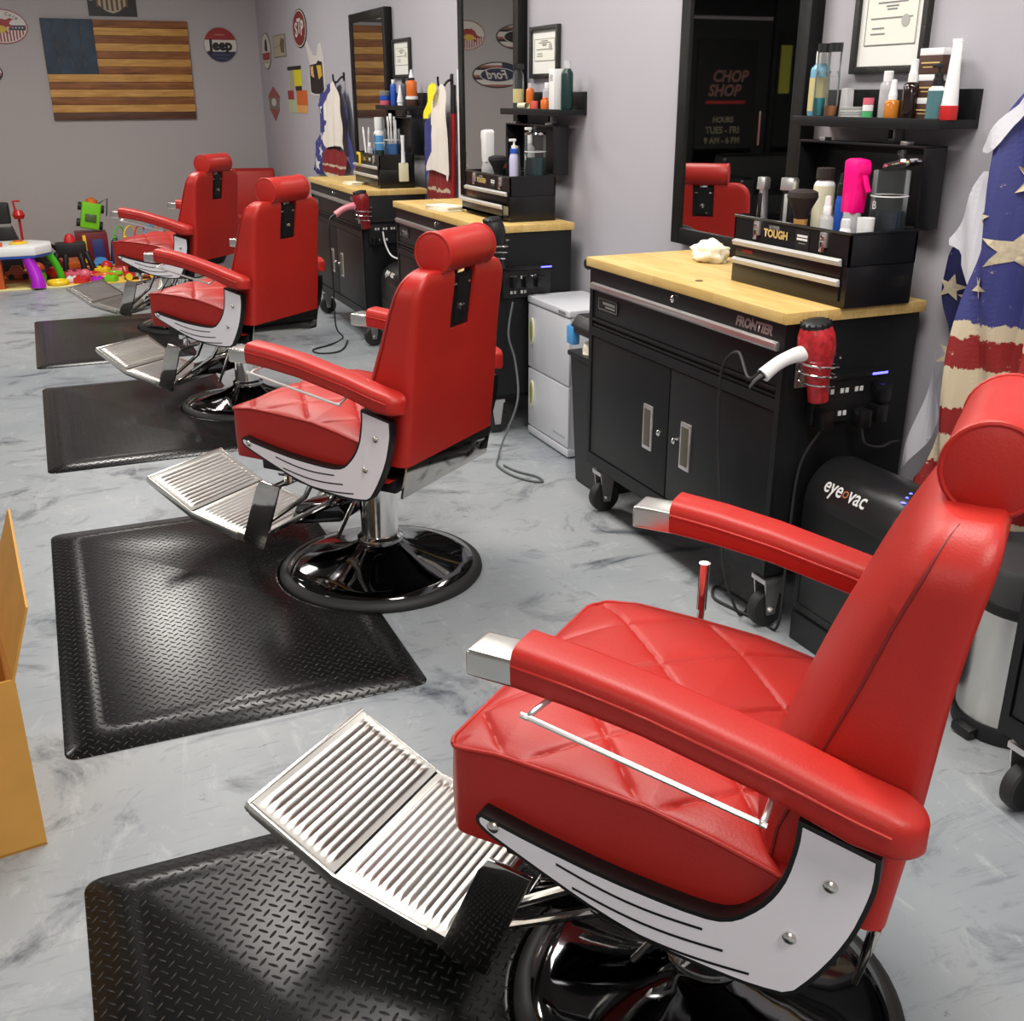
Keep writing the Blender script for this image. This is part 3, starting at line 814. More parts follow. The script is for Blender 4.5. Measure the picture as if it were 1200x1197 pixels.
# ------------------------------------------------------------------ toolboxes
def toolbox(y, label, x=1.94, L=.53, open_lower=False):
    t = thing('toolbox', label, 'toolbox', (x, y, .9605), 0, 'black open toolboxes on the workbenches')
    Dp, Hh = .225, .195
    b = MB(); b.box(0, Dp, 0, L, 0, .115, tool_blk, .003)
    # upper tray walls
    for a in ((0, .006, 0, L), (Dp - .006, Dp, 0, L), (0, Dp, 0, .006), (0, Dp, L - .006, L)):
        b.box(a[0], a[1], a[2], a[3], .11, Hh, tool_blk)
    b.tube([(0, 0, Hh), (0, L, Hh), (Dp, L, Hh), (Dp, 0, Hh)], .004, tool_blk, 8, closed=True)
    b.build('body', t)
    lid = MB(); x0 = Dp + .012
    # lid stands open behind the tray: a shallow pan facing forward
    lid.box(x0 + .045, x0 + .051, .0, L, Hh - .0, Hh + .215, tool_blk, .002)
    for a in ((0, .007), (L - .007, L)): lid.box(x0 - .025, x0 + .05, a[0], a[1], Hh, Hh + .215, tool_blk, .003)
    lid.box(x0 - .025, x0 + .05, 0, L, Hh + .208, Hh + .215, tool_blk, .002)
    lid = lid.build('lid', t)
    for yy in (.09, L - .10): MB().box(x0 - .02, x0 + .006, yy - .012, yy + .012, Hh + .214, Hh + .224, silver, .002).build('catch', lid)
    for (z0, z1) in ((.080, .120), (.016, .066)):
        d_ = MB()
        if open_lower and z0 < .05:
            d_.box(-.03, .0, .022, L - .022, z0, z0 + .012, tool_blk); d_.box(-.03, -.024, .022, L - .022, z0, z1 + .006, tool_blk); d_.box(-.001, .0, .022, L - .022, z0, z1, P('drawer_inside', rgb(150, 140, 110), .7))
        else: d_.box(-.006, .004, .022, L - .022, z0, z1, tool_blk, .002)
        d_ = d_.build('drawer', t)
        off = -.03 if (open_lower and z0 < .05) else -.006
        MB().prism([(off - .014, z1 + .004), (off - .001, z1 + .010), (off + .001, z1 - .010), (off - .010, z1 - .008)], .02, L - .018, silver_plain, 'y', .001).build('drawer_pull', d_)
    for yy in (.105, L - .12):
        l_ = MB().box(-.008, .001, yy - .014, yy + .014, .150, .190, silver, .003)
        l_.box(-.011, -.006, yy - .009, yy + .009, .138, .165, chrome, .002); l_.box(-.012, -.007, yy - .006, yy + .006, .172, .182, chrome, .001); l_.build('latch', t)
    s_ = MB()
    add_text(s_, 'HYPER', .014, FX(-.0015, L - .20, .178), grey_ink, bold=.0006, sx=1.2)
    add_text(s_, 'TOUGH', .030, FX(-.0015, L - .208, .160), gold_ink, bold=.0014, sx=1.05)
    s_.build('lettering', t, 0)
    st = MB(); st.box(-.0015, -.001, .17, .23, .128, .185, black)
    st.box(-.002, -.0015, .177, .223, .166, .172, screen_white); st.box(-.002, -.0015, .177, .223, .157, .163, screen_white); st.box(-.002, -.0015, .185, .215, .148, .150, grey_ink)
    st.build('sticker', t, 0)
    rs = MB(); rs.box(-.0072, -.0065, L - .11, L - .06, .093, .102, redink); rs.build('red_sticker', t, 0)
    return t
toolbox(2.274, 'black toolbox holding the pink spray bottle, on the nearest workbench')
toolbox(4.552, 'black toolbox with its lower drawer ajar, on the middle workbench', L=.55, open_lower=True)
toolbox(6.585, 'black toolbox on the farthest workbench, holding blue jars', L=.56)

# ------------------------------------------------------------------ mirrors, shelves, certificates
def mirror(y0, y1, z0, z1, label, fwid=.060):
    t = thing('framed_mirror', label, 'mirror', (WX, y0, z0), 0, 'tall black framed mirrors')
    W, H_ = y1 - y0, z1 - z0; f = MB(); dp = .055
    f.box(-dp, -.002, 0, fwid, 0, H_, frame_glit, .006); f.box(-dp, -.002, W - fwid, W, 0, H_, frame_glit, .006)
    f.box(-dp, -.002, fwid - .002, W - fwid + .002, 0, fwid, frame_glit, .006); f.box(-dp, -.002, fwid - .002, W - fwid + .002, H_ - fwid, H_, frame_glit, .006)
    f.build('frame', t)
    MB().box(-.046, -.012, fwid - .01, W - fwid + .01, fwid - .01, H_ - fwid + .01, mirror_m).build('glass', t, 0)
mirror(2.885, 3.625, .968, 2.12, 'tall black framed mirror reflecting the dark shop window and a red chair')
mirror(5.10, 5.92, .968, 2.12, 'tall black framed mirror reflecting the oval signs, middle of the three')
mirror(7.26, 8.13, .968, 2.03, 'farthest black framed mirror, reflecting the wooden flag')
def shelf(y0, y1, label):
    t = thing('wall_shelf', label, 'shelf', (WX, y0, 1.425), 0, 'black ledge shelves on the wall')
    W = y1 - y0; b = MB(); b.box(-.135, -.001, 0, W, -.012, .010, cab_blk, .002); b.box(-.014, -.001, 0, W, .008, .085, cab_blk, .002)
    b.box(-.139, -.132, 0, W, -.015, .013, cab_blk, .0015); b.build('ledge', t)
    k = MB(); k.box(-.04, -.005, W * .46 - .012, W * .46 + .012, -.05, -.012, silver, .003); k.box(-.045, -.04, W * .46 - .006, W * .46 + .006, -.045, -.02, black); k.build('bracket', t)
shelf(2.222, 2.82, 'black wall shelf holding many bottles below the nearest certificate')
shelf(4.46, 5.12, 'black wall shelf beside the middle mirror with a white box and green bottle')
shelf(6.60, 7.26, 'farthest black wall shelf, with the orange bottle')
def certificate(y0, y1, z0, z1, label):
    t = thing('framed_certificate', label, 'certificate', (WX, y0, z0), 0, 'framed certificates on the wall')
    W, H_ = y1 - y0, z1 - z0; fw_ = .02; f = MB()
    f.box(-.022, -.001, 0, fw_, 0, H_, frame_blk, .003); f.box(-.022, -.001, W - fw_, W, 0, H_, frame_blk, .003)
    f.box(-.022, -.001, fw_, W - fw_, 0, fw_, frame_blk, .003); f.box(-.022, -.001, fw_, W - fw_, H_ - fw_, H_, frame_blk, .003); f.build('frame', t)
    MB().box(-.010, -.006, fw_ - .003, W - fw_ + .003, fw_ - .003, H_ - fw_ + .003, matboard).build('mount', t, 0)
    p = MB(); a, b_, c, d_ = .045, W - .045, .075, H_ - .055
    p.box(-.0115, -.0105, a, b_, c, d_, paper)
    for (y_0, y_1, z_0, z_1) in ((a, b_, c, c + .002), (a, b_, d_ - .002, d_), (a, a + .002, c, d_), (b_ - .002, b_, c, d_)): p.box(-.0125, -.012, y_0, y_1, z_0, z_1, grey_ink)
    cy = W / 2
    for (wd, z_) in ((.07, .9), (.12, .82), (.05, .75), (.04, .69), (.17, .52), (.05, .33), (.06, .22)):
        off = 0 if z_ > .4 else .05
        p.box(-.0125, -.012, cy + off - wd / 2 * W / .3, cy + off + wd / 2 * W / .3, c + z_ * (d_ - c) - .0018, c + z_ * (d_ - c) + .0018, grey_ink)
    p.lathe([(.016, 0), (.016, .001)], P('grey_seal', rgb(170, 170, 164), .8), 20, FX(-.012, a + .045, c + .06))
    p.build('paper', t, 0)
certificate(2.435, 2.73, 1.552, 1.815, 'large framed certificate over the nearest bottle shelf')
certificate(4.73, 5.04, 1.57, 1.795, 'framed certificate over the middle shelf')
certificate(6.88, 7.23, 1.60, 1.832, 'farthest framed certificate, right of the farthest mirror')

# ------------------------------------------------------------------ bottles and jars
def FZ(x, y, z): return Matrix.Translation((x, y, z))
def bottle(name, label, cat, x, y, z, h, r, body, cap=None, cap_h=.03, cap_r=None, neck=None, lab=None, fill=None, sh=.15, group=None, seg=20):
    """round bottle: body, and children cap, label, liquid"""
    t = thing(name, label, cat, (x, y, z), 0, group); hb = h - (cap_h if cap else 0)
    nk = neck or r * .45
    prof = [(r * .9, 0), (r, .006), (r, hb * (1 - sh)), (r * .93, hb * (1 - sh * .65)), (nk, hb * (1 - sh * .1)), (nk, hb)]
    MB().lathe(prof, body, seg).build('body', t, 50)
    if cap:
        cr = cap_r or nk * 1.25
        MB().lathe([(cr, hb - .003), (cr * 1.02, hb + .001), (cr, h - .002), (cr * .85, h), (0, h)], cap, seg).build('cap', t, 40)
    if lab:
        MB().lathe([(r + .0008, hb * lab[1]), (r + .0008, hb * lab[2])], lab[0], seg, caps=False).build('label', t, 0)
    if fill:
        MB().lathe([(r * .94, .004), (r * .94, hb * fill[1]), (0, hb * fill[1])], fill[0], seg).build('liquid', t, 40)
    return t
def pump_head(t, z, r, m, h=.04):
    p = MB().lathe([(r * .55, z), (r * .55, z + h * .35), (r * .2, z + h * .4), (r * .2, z + h * .8)], m, 14)
    p.box(-r * 1.1, r * .4, -.006, .006, z + h * .75, z + h, m, .003); p.build('pump', t)
S1 = 1.4351
xs = 2.195
bottle('mouthwash_bottle', 'pale blue bottle with white cap, leftmost on the nearest shelf', 'bottle', 2.2, 2.795, S1, .182, .0285, bottleblue, white, .032, .016, .014, (labelcol, .1, .72))
for (nm, lb, yy, fl) in (('spray_bottle', 'clear spray bottle of teal liquid with black top on nearest shelf', 2.748, teal), ('spray_bottle', 'clear spray bottle with amber liquid and black top on nearest shelf', 2.695, amber)):
    t = bottle(nm, lb, 'bottle', 2.17, yy, S1, .125, .0185, clearp, None, neck=.012, fill=(fl, .42 if fl is teal else .25), sh=.12)
    MB().lathe([(.0175, .108), (.0175, .178), (.017, .18), (0, .18)], clearp, 18).build('overcap', t)
    MB().lathe([(.0185, .176), (.0185, .2), (0, .2)], black, 18).build('cap', t)
o = MB().prism([(-.018, .0), (.018, .0), (.014, .078), (-.014, .078)], -.012, .012, frosted, 'x', .003).build('squeeze_tube', None, 35, loc=(2.19, 2.652, S1 + .0005)); tag(o, 'frosted white squeeze tube beside the amber spray on nearest shelf', 'tube')
for k in range(2):
    t = thing('round_tin', ('lower' if k == 0 else 'upper') + ' flat grey round tin of the pair stacked on nearest shelf', 'tin', (2.185, 2.600 + .004 * k, S1 + .0145 * k), 0, 'flat tins on the nearest shelf')
    MB().lathe([(.040, 0), (.042, .001), (.042, .008)], silver_plain, 28).build('body', t); MB().lathe([(.043, .008), (.043, .013), (.040, .0142), (0, .0142)], P('grey_lid', rgb(150, 152, 150), .4), 28).build('lid', t)
for k, (m_, hh) in enumerate(((greenp, .018), (white, .017), (toypink, .018))):
    o = MB().lathe([(.014, 0), (.0148, .001), (.0148, hh - .001), (.014, hh - .0004), (0, hh - .0004)], m_, 16).build('small_jar', loc=(2.17, 2.535, S1 + (0, .018, .035)[k])); tag(o, ('green', 'white', 'pink')[k] + ' little jar in the stack of three on nearest shelf', 'jar', 'little stacked jars')
bottle('lotion_bottle', 'clear bottle with white screw cap, mid nearest shelf', 'bottle', 2.2, 2.50, S1, .122, .0195, frosted, white, .024, .013, .012)
t = bottle('dropper_bottle', 'small amber bottle with white pump on the nearest shelf', 'bottle', 2.165, 2.435, S1, .062, .0195, amber, white, .012, .012, .010); MB().lathe([(.012, .06), (.009, .075), (.007, .098), (0, .1)], white, 14).build('nozzle', t)
t = bottle('tonic_bottle', 'dark brown glass bottle with white spray top on nearest shelf', 'bottle', 2.19, 2.392, S1, .115, .024, darkbrown, white, .02, .014, .012); MB().lathe([(.013, .113), (.011, .125), (.0105, .148), (0, .15)], white, 14).build('spray_top', t)
def carton(label, x, y, z, dx, dy, dz, grp=None):
    t = thing('carton', label, 'box', (x, y, z), 0, grp)
    MB().box(-dx / 2, dx / 2, -dy / 2, dy / 2, 0, dz * .72, brown_box, .0015).build('box', t); MB().box(-dx / 2 - .0006, dx / 2 + .0006, -dy / 2 - .0006, dy / 2 + .0006, dz * .72, dz, white, .0015).build('lid', t)
    m = MB(); m.box(-dx / 2 - .001, -dx / 2 - .0005, -dy * .4, dy * .4, dz * .4, dz * .46, gold_ink); m.box(-dx / 2 - .001, -dx / 2 - .0005, -dy * .3, dy * .3, dz * .24, dz * .28, gold_ink); m.build('print', t, 0)
carton('brown and white carton at the bottom of the stack of three', 2.215, 2.345, S1, .05, .06, .053, 'stacked brown cartons')
carton('brown and white carton in the middle of the stack of three', 2.215, 2.340, S1 + .0533, .05, .066, .058, 'stacked brown cartons')
carton('brown and white carton on top of the stack of three', 2.215, 2.335, S1 + .1118, .055, .082, .062, 'stacked brown cartons')
t = bottle('lotion_bottle', 'teal labelled bottle with black pump on the nearest shelf', 'bottle', 2.165, 2.275, S1, .10, .0215, white, black, .016, .013, .011, (teal_lab, .04, .84)); pump_head(t, .098, .02, black, .036)
t = thing('product_tube', 'white tube standing on its red cap, right end of nearest shelf', 'tube', (2.175, 2.236, S1), 0)
MB().grid(lambda a, b: ((lerp(.021, .003, b)) * math.cos(2 * PI * a), lerp(.021, .016, b) * math.sin(2 * PI * a), lerp(.034, .188, b)), 24, 8, white, True).box(-.003, .003, -.016, .016, .183, .192, white).build('body', t); MB().lathe([(.0215, 0), (.0225, .002), (.0225, .034), (.02, .0355), (0, .0355)], toyred, 20).build('cap', t)
# middle shelf
bottle('glass_bottle', 'clear glass bottle with black top, leftmost on the middle shelf', 'bottle', 2.19, 5.03, S1, .20, .026, clearp, black, .022, .026, .014, (labelcol, .15, .5), None, .2)
bottle('oil_bottle', 'orange bottle with clear cap behind the glass bottle, middle shelf', 'bottle', 2.215, 4.95, S1, .115, .019, orange, frosted, .02)
o = MB().grid(lambda a, b: (lerp(.014, .004, b) * math.cos(2 * PI * a), lerp(0, .11, b), .0145 + lerp(.014, .012, b) * math.sin(2 * PI * a)), 16, 6, cream, True).build('cream_tube', loc=(2.16, 4.86, S1)); tag(o, 'cream tube lying flat on the middle shelf', 'tube')
o = MB().lathe([(.016, 0), (.0165, .002), (.0165, .032), (.0155, .036), (0, .036)], P('coral_plastic', rgb(215, 90, 85), .4), 18).build('small_jar', loc=(2.17, 4.80, S1)); tag(o, 'coral red little jar on the middle shelf', 'jar')
bottle('lotion_bottle', 'clear bottle with white cap behind the coral jar, middle shelf', 'bottle', 2.215, 4.76, S1, .115, .02, frosted, white, .022)
bottle('oil_bottle', 'short squat orange bottle beside the white box, middle shelf', 'bottle', 2.17, 4.685, S1, .052, .02, orange, orange, .008, .012)
bottle('lotion_bottle', 'pale pink bottle behind the white box, middle shelf', 'bottle', 2.225, 4.675, S1, .12, .015, P('pale_pink_plastic', rgb(220, 190, 190), .4), white, .02)
t = thing('product_box', 'tall white box on the middle shelf', 'box', (2.175, 4.575, S1), 0); MB().box(-.025, .025, -.027, .027, 0, .168, white, .002).build('carton', t); m = MB(); add_text(m, '80', .04, FX(-.0258, 0, .13), grey_ink, sx=.8); m.build('print', t, 0)
bottle('shampoo_bottle', 'tall dark green bottle, rightmost on the middle shelf', 'bottle', 2.19, 4.50, S1, .20, .0265, darkgreen, frosted, .03, .016, .015)
# far shelf
for k, (m_, hh) in enumerate(((toypink, .03), (blue, .03), (grey_ink, .03))):
    o = MB().lathe([(.032, 0), (.033, .002), (.033, hh - .002), (.031, hh - .0005), (0, hh - .0005)], m_, 20).build('small_jar', loc=(2.18, 7.20, S1 + .030 * k)); tag(o, ('pink', 'blue', 'grey')[k] + ' jar in the stack of three on the farthest shelf', 'jar', 'jars stacked on the farthest shelf')
bottle('spray_bottle', 'narrow blue bottle with white cap on the farthest shelf', 'bottle', 2.19, 7.04, S1, .155, .019, blue, white, .02)
bottle('spray_bottle', 'dark capped bottle behind the white tube on farthest shelf', 'bottle', 2.225, 6.93, S1, .165, .021, P('slate_plastic', rgb(70, 80, 90), .4), black, .03)
t = thing('product_tube', 'white tapered tube on the farthest shelf', 'tube', (2.17, 6.84, S1), 0)
MB().grid(lambda a, b: (lerp(.022, .003, b) * math.cos(2 * PI * a), lerp(.022, .017, b) * math.sin(2 * PI * a), lerp(.02, .12, b)), 20, 6, white, True).build('body', t); MB().lathe([(.018, 0), (.018, .021), (0, .021)], white, 16).build('cap', t)
t = thing('round_tin', 'brown tin with white lid under the orange bottle, farthest shelf', 'tin', (2.195, 6.68, S1), 0); MB().lathe([(.036, 0), (.037, .002), (.037, .038)], brown_box, 24).build('body', t); MB().lathe([(.038, .038), (.038, .054), (.036, .0555), (0, .0555)], white, 24).build('lid', t)
t = bottle('oil_bottle', 'orange bottle with white pointed nozzle standing on the brown tin', 'bottle', 2.195, 6.68, S1 + .056, .105, .033, orange, black, .012, .02, .018); MB().lathe([(.017, .104), (.012, .12), (.005, .15), (0, .152)], white, 16).build('nozzle', t)

# tray contents -- nearest toolbox
TZ = .9605 + .1152
def cup(label, x, y, z, h, r, m):
    o = MB().lathe([(r * .92, 0), (r, .004), (r, h), (r - .002, h), (r - .002, .006), (0, .006)], m, 24, caps=False).build('cup', loc=(x, y, z)); tag(o, label, 'cup')
def clipper(label, x, y, body, trim, wd=.016):
    t = thing('hair_clipper', label, 'hair clipper', (x, y, TZ), R(20), 'hair clippers in the nearest toolbox'); H_ = .195
    MB().grid(lambda a, b: (lerp(.015, .017, b) * math.cos(2 * PI * a), (wd + .004 * math.sin(b * PI * 1.3)) * math.sin(2 * PI * a) , lerp(0, H_ - .03, b)), 20, 12, body, True).lathe([(.012, 0), (.014, .002)], body, 12).build('body', t)
    MB().box(-.018, -.012, -.006, .006, .07, .15, trim, .002).box(-.0185, -.012, -.005, .005, .03, .055, trim, .002).build('switch_plate', t)
    MB().prism([(-.020, H_ - .035), (.012, H_ - .035), (.014, H_ - .005), (.004, H_), (-.016, H_)], -wd * 1.02, wd * 1.02, silver, 'y', .002).build('blade', t)
clipper('slim chrome bodied hair clipper, leftmost in the nearest toolbox', 1.985, 2.733, silver, black, .013)
clipper('black hair clipper with silver head in the nearest toolbox', 2.03, 2.668, black, silver_plain, .021)
def duster(label, x, y, z, mat_b, mat_h, hb=.07, hh=.09, w_=.044):
    t = thing('neck_duster_brush', label, 'brush', (x, y, z), 0)
    MB().lathe([(.014, 0), (.019, .005), (.016, hh * .5), (.020, hh)], mat_h, 18).build('handle', t)
    MB().lathe([(.018, hh), (.028, hh + hb * .35), (w_, hh + hb * .75), (w_ * .94, hh + hb * .92), (w_ * .6, hh + hb), (0, hh + hb * 1.03)], mat_b, 24).build('bristles', t)
duster('dark brown bristled neck duster with tan handle in nearest toolbox', 1.985, 2.548, TZ, bristle, woodh, .08, .092)
t = bottle('powder_bottle', 'white bottle with brown cap and picture label in nearest toolbox', 'bottle', 2.10, 2.60, TZ, .225, .030, white, bristle, .03, .026, .02, (cream, .3, .9), None, .1)
t = bottle('spray_bottle', 'small clear spray bottle left of the blue bottle', 'bottle', 2.0, 2.455, TZ, .135, .0195, frosted, white, .02, .011, .01); MB().lathe([(.010, .134), (.008, .16), (0, .162)], white, 12).build('nozzle', t)
t = bottle('spray_bottle', 'blue labelled bottle behind the pink spray bottle', 'bottle', 2.085, 2.50, TZ, .19, .018, blue, black, .03, .016, .014); MB().lathe([(.013, .188), (.011, .215), (0, .218)], black, 12).build('nozzle', t)
def mist_spray(label, x, y, z, head, base, H_=.255, sc=1.0, face=-1):
    t = thing('spray_bottle', label, 'spray bottle', (x, y, z), 0)
    MB().lathe([(.026 * sc, 0), (.028 * sc, .004), (.028 * sc, H_ * .36), (.024 * sc, H_ * .42), (.0235 * sc, H_ * .46)], base, 24).build('tank', t, 50)
    q = face
    MB().prism([(-.024 * sc, H_ * .45), (.026 * sc, H_ * .45), (.027 * sc, H_ * .80), (.030 * sc, H_ * .97), (.012 * sc, H_), (-.026 * sc, H_ * .985), (-.034 * sc, H_ * .95), (-.036 * sc, H_ * .86), (-.030 * sc, H_ * .82), (-.028 * sc, H_ * .62)][::1], -.021 * sc, .021 * sc, head, 'x', .007 * sc, M=(Matrix.Identity(4) if q < 0 else rot('Z', 180))).build('spray_head', t, 50)
    MB().prism([(-.028 * sc, H_ * .82), (-.036 * sc, H_ * .84), (-.058 * sc, H_ * .68), (-.052 * sc, H_ * .665)], -.007 * sc, .007 * sc, head, 'x', .002, M=(Matrix.Identity(4) if q < 0 else rot('Z', 180))).build('trigger', t)
    return t
mist_spray('hot pink mist spray bottle in the nearest toolbox', 2.045, 2.405, TZ, pink, frosted, .262)
t = bottle('lotion_bottle', 'small white bottle with blue print in front of the pink spray bottle', 'bottle', 1.985, 2.355, TZ, .11, .0155, white, white, .02, .012, .011, (skyblue, .05, .55))
cup('white plastic cup right of the pink spray bottle', 2.02, 2.318, TZ, .115, .0225, white)
def jar(label, x, y, z, H_, r, liq, fillz, lid=True, grp=None, combs=0, tilt=True):
    t = thing('disinfectant_jar', label, 'jar', (x, y, z), 0, grp)
    MB().lathe([(r * .96, .001), (r, .004), (r, H_), (r - .002, H_)], clearp, 32, caps=False).build('glass', t, 40)
    MB().lathe([(r - .0045, .009), (r - .0045, H_ * fillz), (0, H_ * fillz)], liq, 32).build('liquid', t)
    b_ = MB(); b_.tube([((r + .0004) * math.cos(2 * PI * k / 32), (r + .0004) * math.sin(2 * PI * k / 32), H_ * .72) for k in range(32)], .0018, screen_white, 6, closed=True)
    add_text(b_, 'B', .03, Matrix(((0, 0, -1, -r - .001), (-1, 0, 0, 0), (0, 1, 0, H_ * .62), (0, 0, 0, 1))), screen_white); b_.build('printed_band', t)
    if lid:
        Ml = T(.0, -.035, H_ + .014) @ rot('X', -14) if tilt else T(0, 0, H_)
        l_ = MB().lathe([(r * 1.02, 0), (r * 1.05, .004), (r * 1.02, .009), (.012, .014), (0, .014)], chrome, 32, Ml); l_.lathe([(.009, .012), (.009, .026), (.012, .03), (.012, .038), (0, .04)], black, 14, Ml); l_.build('lid', t)
    for k in range(combs):
        a = 2 * PI * k / max(1, combs); MB().box(-.004, .004, -.009, .009, .02, H_ + .05 + .02 * (k % 3), white, .002, M=T(.5 * r * math.cos(a), .55 * r * math.sin(a), 0) @ rot('X', 7 * math.sin(a))).build('comb', t)
    return t
jar('large clear disinfectant jar of dark blue liquid in the nearest toolbox', 2.105, 2.335, TZ, .232, .048, barb_blue, .56)
# middle toolbox
t = mist_spray('white mist spray bottle in the middle toolbox', 2.01, 4.985, TZ, white, frosted, .27, 1.1, face=1)
duster('black bristled neck duster in the middle toolbox', 1.985, 4.80, TZ, blk_bristle, black, .075, .085, .046)
def comb(label, x, y, z, H_, ang, m=black):
    t = MB().box(-.002, .002, -.011, -.004, 0, H_, m, .001)
    for k in range(int(H_ / .006) - 2): t.box(-.0012, .0012, -.005, .012, .01 + k * .006, .0125 + k * .006, m)
    o = t.build('comb', loc=(x, y, z)); o.rotation_euler = (R(ang), 0, 0); tag(o, label, 'comb', 'black combs in the middle toolbox')
comb('black comb standing upright behind the black duster', 2.06, 4.87, TZ + .004, .235, 0)
comb('black comb leaning in front of the jar in the middle toolbox', 2.0, 4.57, TZ + .012, .20, -8)
bottle('lotion_bottle', 'green bottle partly hidden in the middle toolbox', 'bottle', 2.075, 4.80, TZ, .20, .021, greenp, cream, .03)
t = bottle('lotion_bottle', 'lavender bottle with blue collar and white pump, middle toolbox', 'bottle', 2.015, 4.68, TZ, .195, .022, lav, blue, .018, .018, .016); pump_head(t, .192, .022, white, .045)
t = bottle('lotion_bottle', 'pale bottle with white pump behind the middle disinfectant jar', 'bottle', 2.12, 4.74, TZ, .235, .024, frosted, white, .02); pump_head(t, .233, .022, white, .05)
jar('clear disinfectant jar of dark teal liquid in the middle toolbox', 2.09, 4.61, TZ, .255, .048, bluegreen, .62, True, tilt=False)
# far toolbox
jar('disinfectant jar of bright blue liquid and white combs, farthest toolbox', 2.05, 6.66, TZ, .23, .05, barb_bright, .62, False, combs=7)
t = bottle('spray_bottle', 'white and sky blue bottle in the farthest toolbox', 'bottle', 2.08, 7.03, TZ, .29, .037, white, white, .07, .028, .024, (skyblue, .12, .82))
jar('plain clear jar of green tinted liquid, farthest toolbox', 2.03, 6.86, TZ, .195, .034, P('olive_liquid', rgb(52, 80, 60), .2), .5, False)
for k, (dy, ag) in enumerate(((0, 12), (.03, -14))):
    o = MB().tube([(0, 0, 0), (0, .0, .19)], .006, white, 8).tube([(0, .0, .19), (0, .004, .23)], [.008, .004], white, 8).build('scissors_handle', loc=(2.01, 6.99 + dy + .08, TZ + .006)); o.rotation_euler = (R(ag), 0, 0); tag(o, 'white slim handled tool leaning ' + ('left' if k else 'right') + ' in the farthest toolbox', 'tool')
t = bottle('spray_bottle', 'small white bottle at the left end of the farthest toolbox', 'bottle', 1.985, 6.93, TZ, .14, .018, frosted, white, .02)
o = MB().box(-.012, .0, -.03, .03, -.03, .045, yellow, .003).box(-.014, -.011, -.02, .02, -.02, .03, black).build('yellow_clip', loc=(1.923, 6.96, .9605 + .155)); tag(o, 'yellow clip on the front of the farthest toolbox', 'clip')
t = thing('cleaning_brush', 'white handled brush with pale yellow bristles hanging on the farthest toolbox end', 'brush', (2.09, 6.584, 1.00), 0); MB().box(-.03, .03, -.022, -.002, .0, .11, cream, .006).build('bristles', t); MB().tube([(0, -.012, .11), (0, -.012, .2), (0, -.012, .27)], [.014, .010, .013], white, 12).build('handle', t)

# crumpled tissue + paper on benches
def crumple(label, name, x, y, z, sx, sy, sz, m, seed, cat):
    t = bmesh.new(); bmesh.ops.create_icosphere(t, subdivisions=4, radius=1)
    for v in t.verts:
        n_ = noise.noise(v.co * 2.2 + Vector((seed, 0, 0))) * .35 + noise.noise(v.co * 5 + Vector((0, seed, 0))) * .15
        v.co *= 1 + n_; v.co = Vector((v.co.x * sx, v.co.y * sy, max(0, (v.co.z + .55) * sz)))
    o = MB().add(t, m).build(name, angle=80, loc=(x, y, z)); tag(o, label, cat)
crumple('crumpled white tissue at the back left of the nearest workbench', 'tissue_bundle', 2.10, 3.17, .9605, .055, .075, .045, tissue, 3, 'tissue')
def sheet_stack(label, x, y, dx, dy, rz, h):
    m = MB()
    for k in range(3): m.box(-dx / 2, dx / 2, -dy / 2, dy / 2, k * h, (k + 1) * h - .0006, tissue, .001, M=T(.004 * k, .007 * (k % 2), 0) @ rot('Z', 4 * k))
    o = m.build('folded_towel', loc=(x, y, .9605)); o.rotation_euler = (0, 0, R(rz)); tag(o, label, 'towel')
sheet_stack('folded white towel on the middle workbench left of its toolbox', 1.86, 5.20, .11, .20, 8, .008)
sheet_stack('folded white towel on the farthest workbench before its toolbox', 1.87, 6.98, .08, .13, 6, .006)
# small dark smudge-like coin on near bench
o = MB().lathe([(.012, 0), (.012, .002), (0, .002)], P('copper', rgb(120, 90, 60), .5, .6), 16).build('coin', loc=(1.84, 2.83, .9605)); tag(o, 'small brown coin on the nearest workbench top', 'coin')

# ------------------------------------------------------------------ hair dryers, holders, power strips, cords
def dryer(x, y, z, label, body, handle, cordm):
    """barrel hangs nozzle-down; handle towards -X"""
    t = thing('hair_dryer', label, 'hair dryer', (x, y, z), 0, 'hair dryers hung on the bench ends'); t.rotation_euler = (0, R(-9), 0)
    MB().lathe([(.024, 0), (.027, .002), (.030, .05), (.036, .09), (.046, .125), (.0505, .155), (.048, .185), (.043, .20), (.040, .208)], body, 28).build('barrel', t, 50)
    g = MB().lathe([(.040, .207), (.039, .217), (.030, .224), (0, .226)], black, 28)
    for k in range(14):
        a = 2 * PI * k / 14; g.box(.03, .041, -.002, .002, .207, .221, black, M=rot('Z', k * 360 / 14))
    g.build('intake_grille', t)
    MB().tube(catmull([(-.036, 0, .145), (-.08, 0, .146), (-.125, 0, .138), (-.172, 0, .118)], 5), [.021, .021, .021, .0205, .020, .019, .0185, .018, .018, .018, .018, .018, .0185, .019, .0195, .02], handle, 16).build('handle', t, 60)
    MB().tube([(-.17, 0, .119), (-.195, 0, .11), (-.215, 0, .095)], [.010, .007, .004], black, 10).build('strain_relief', t)
    return t
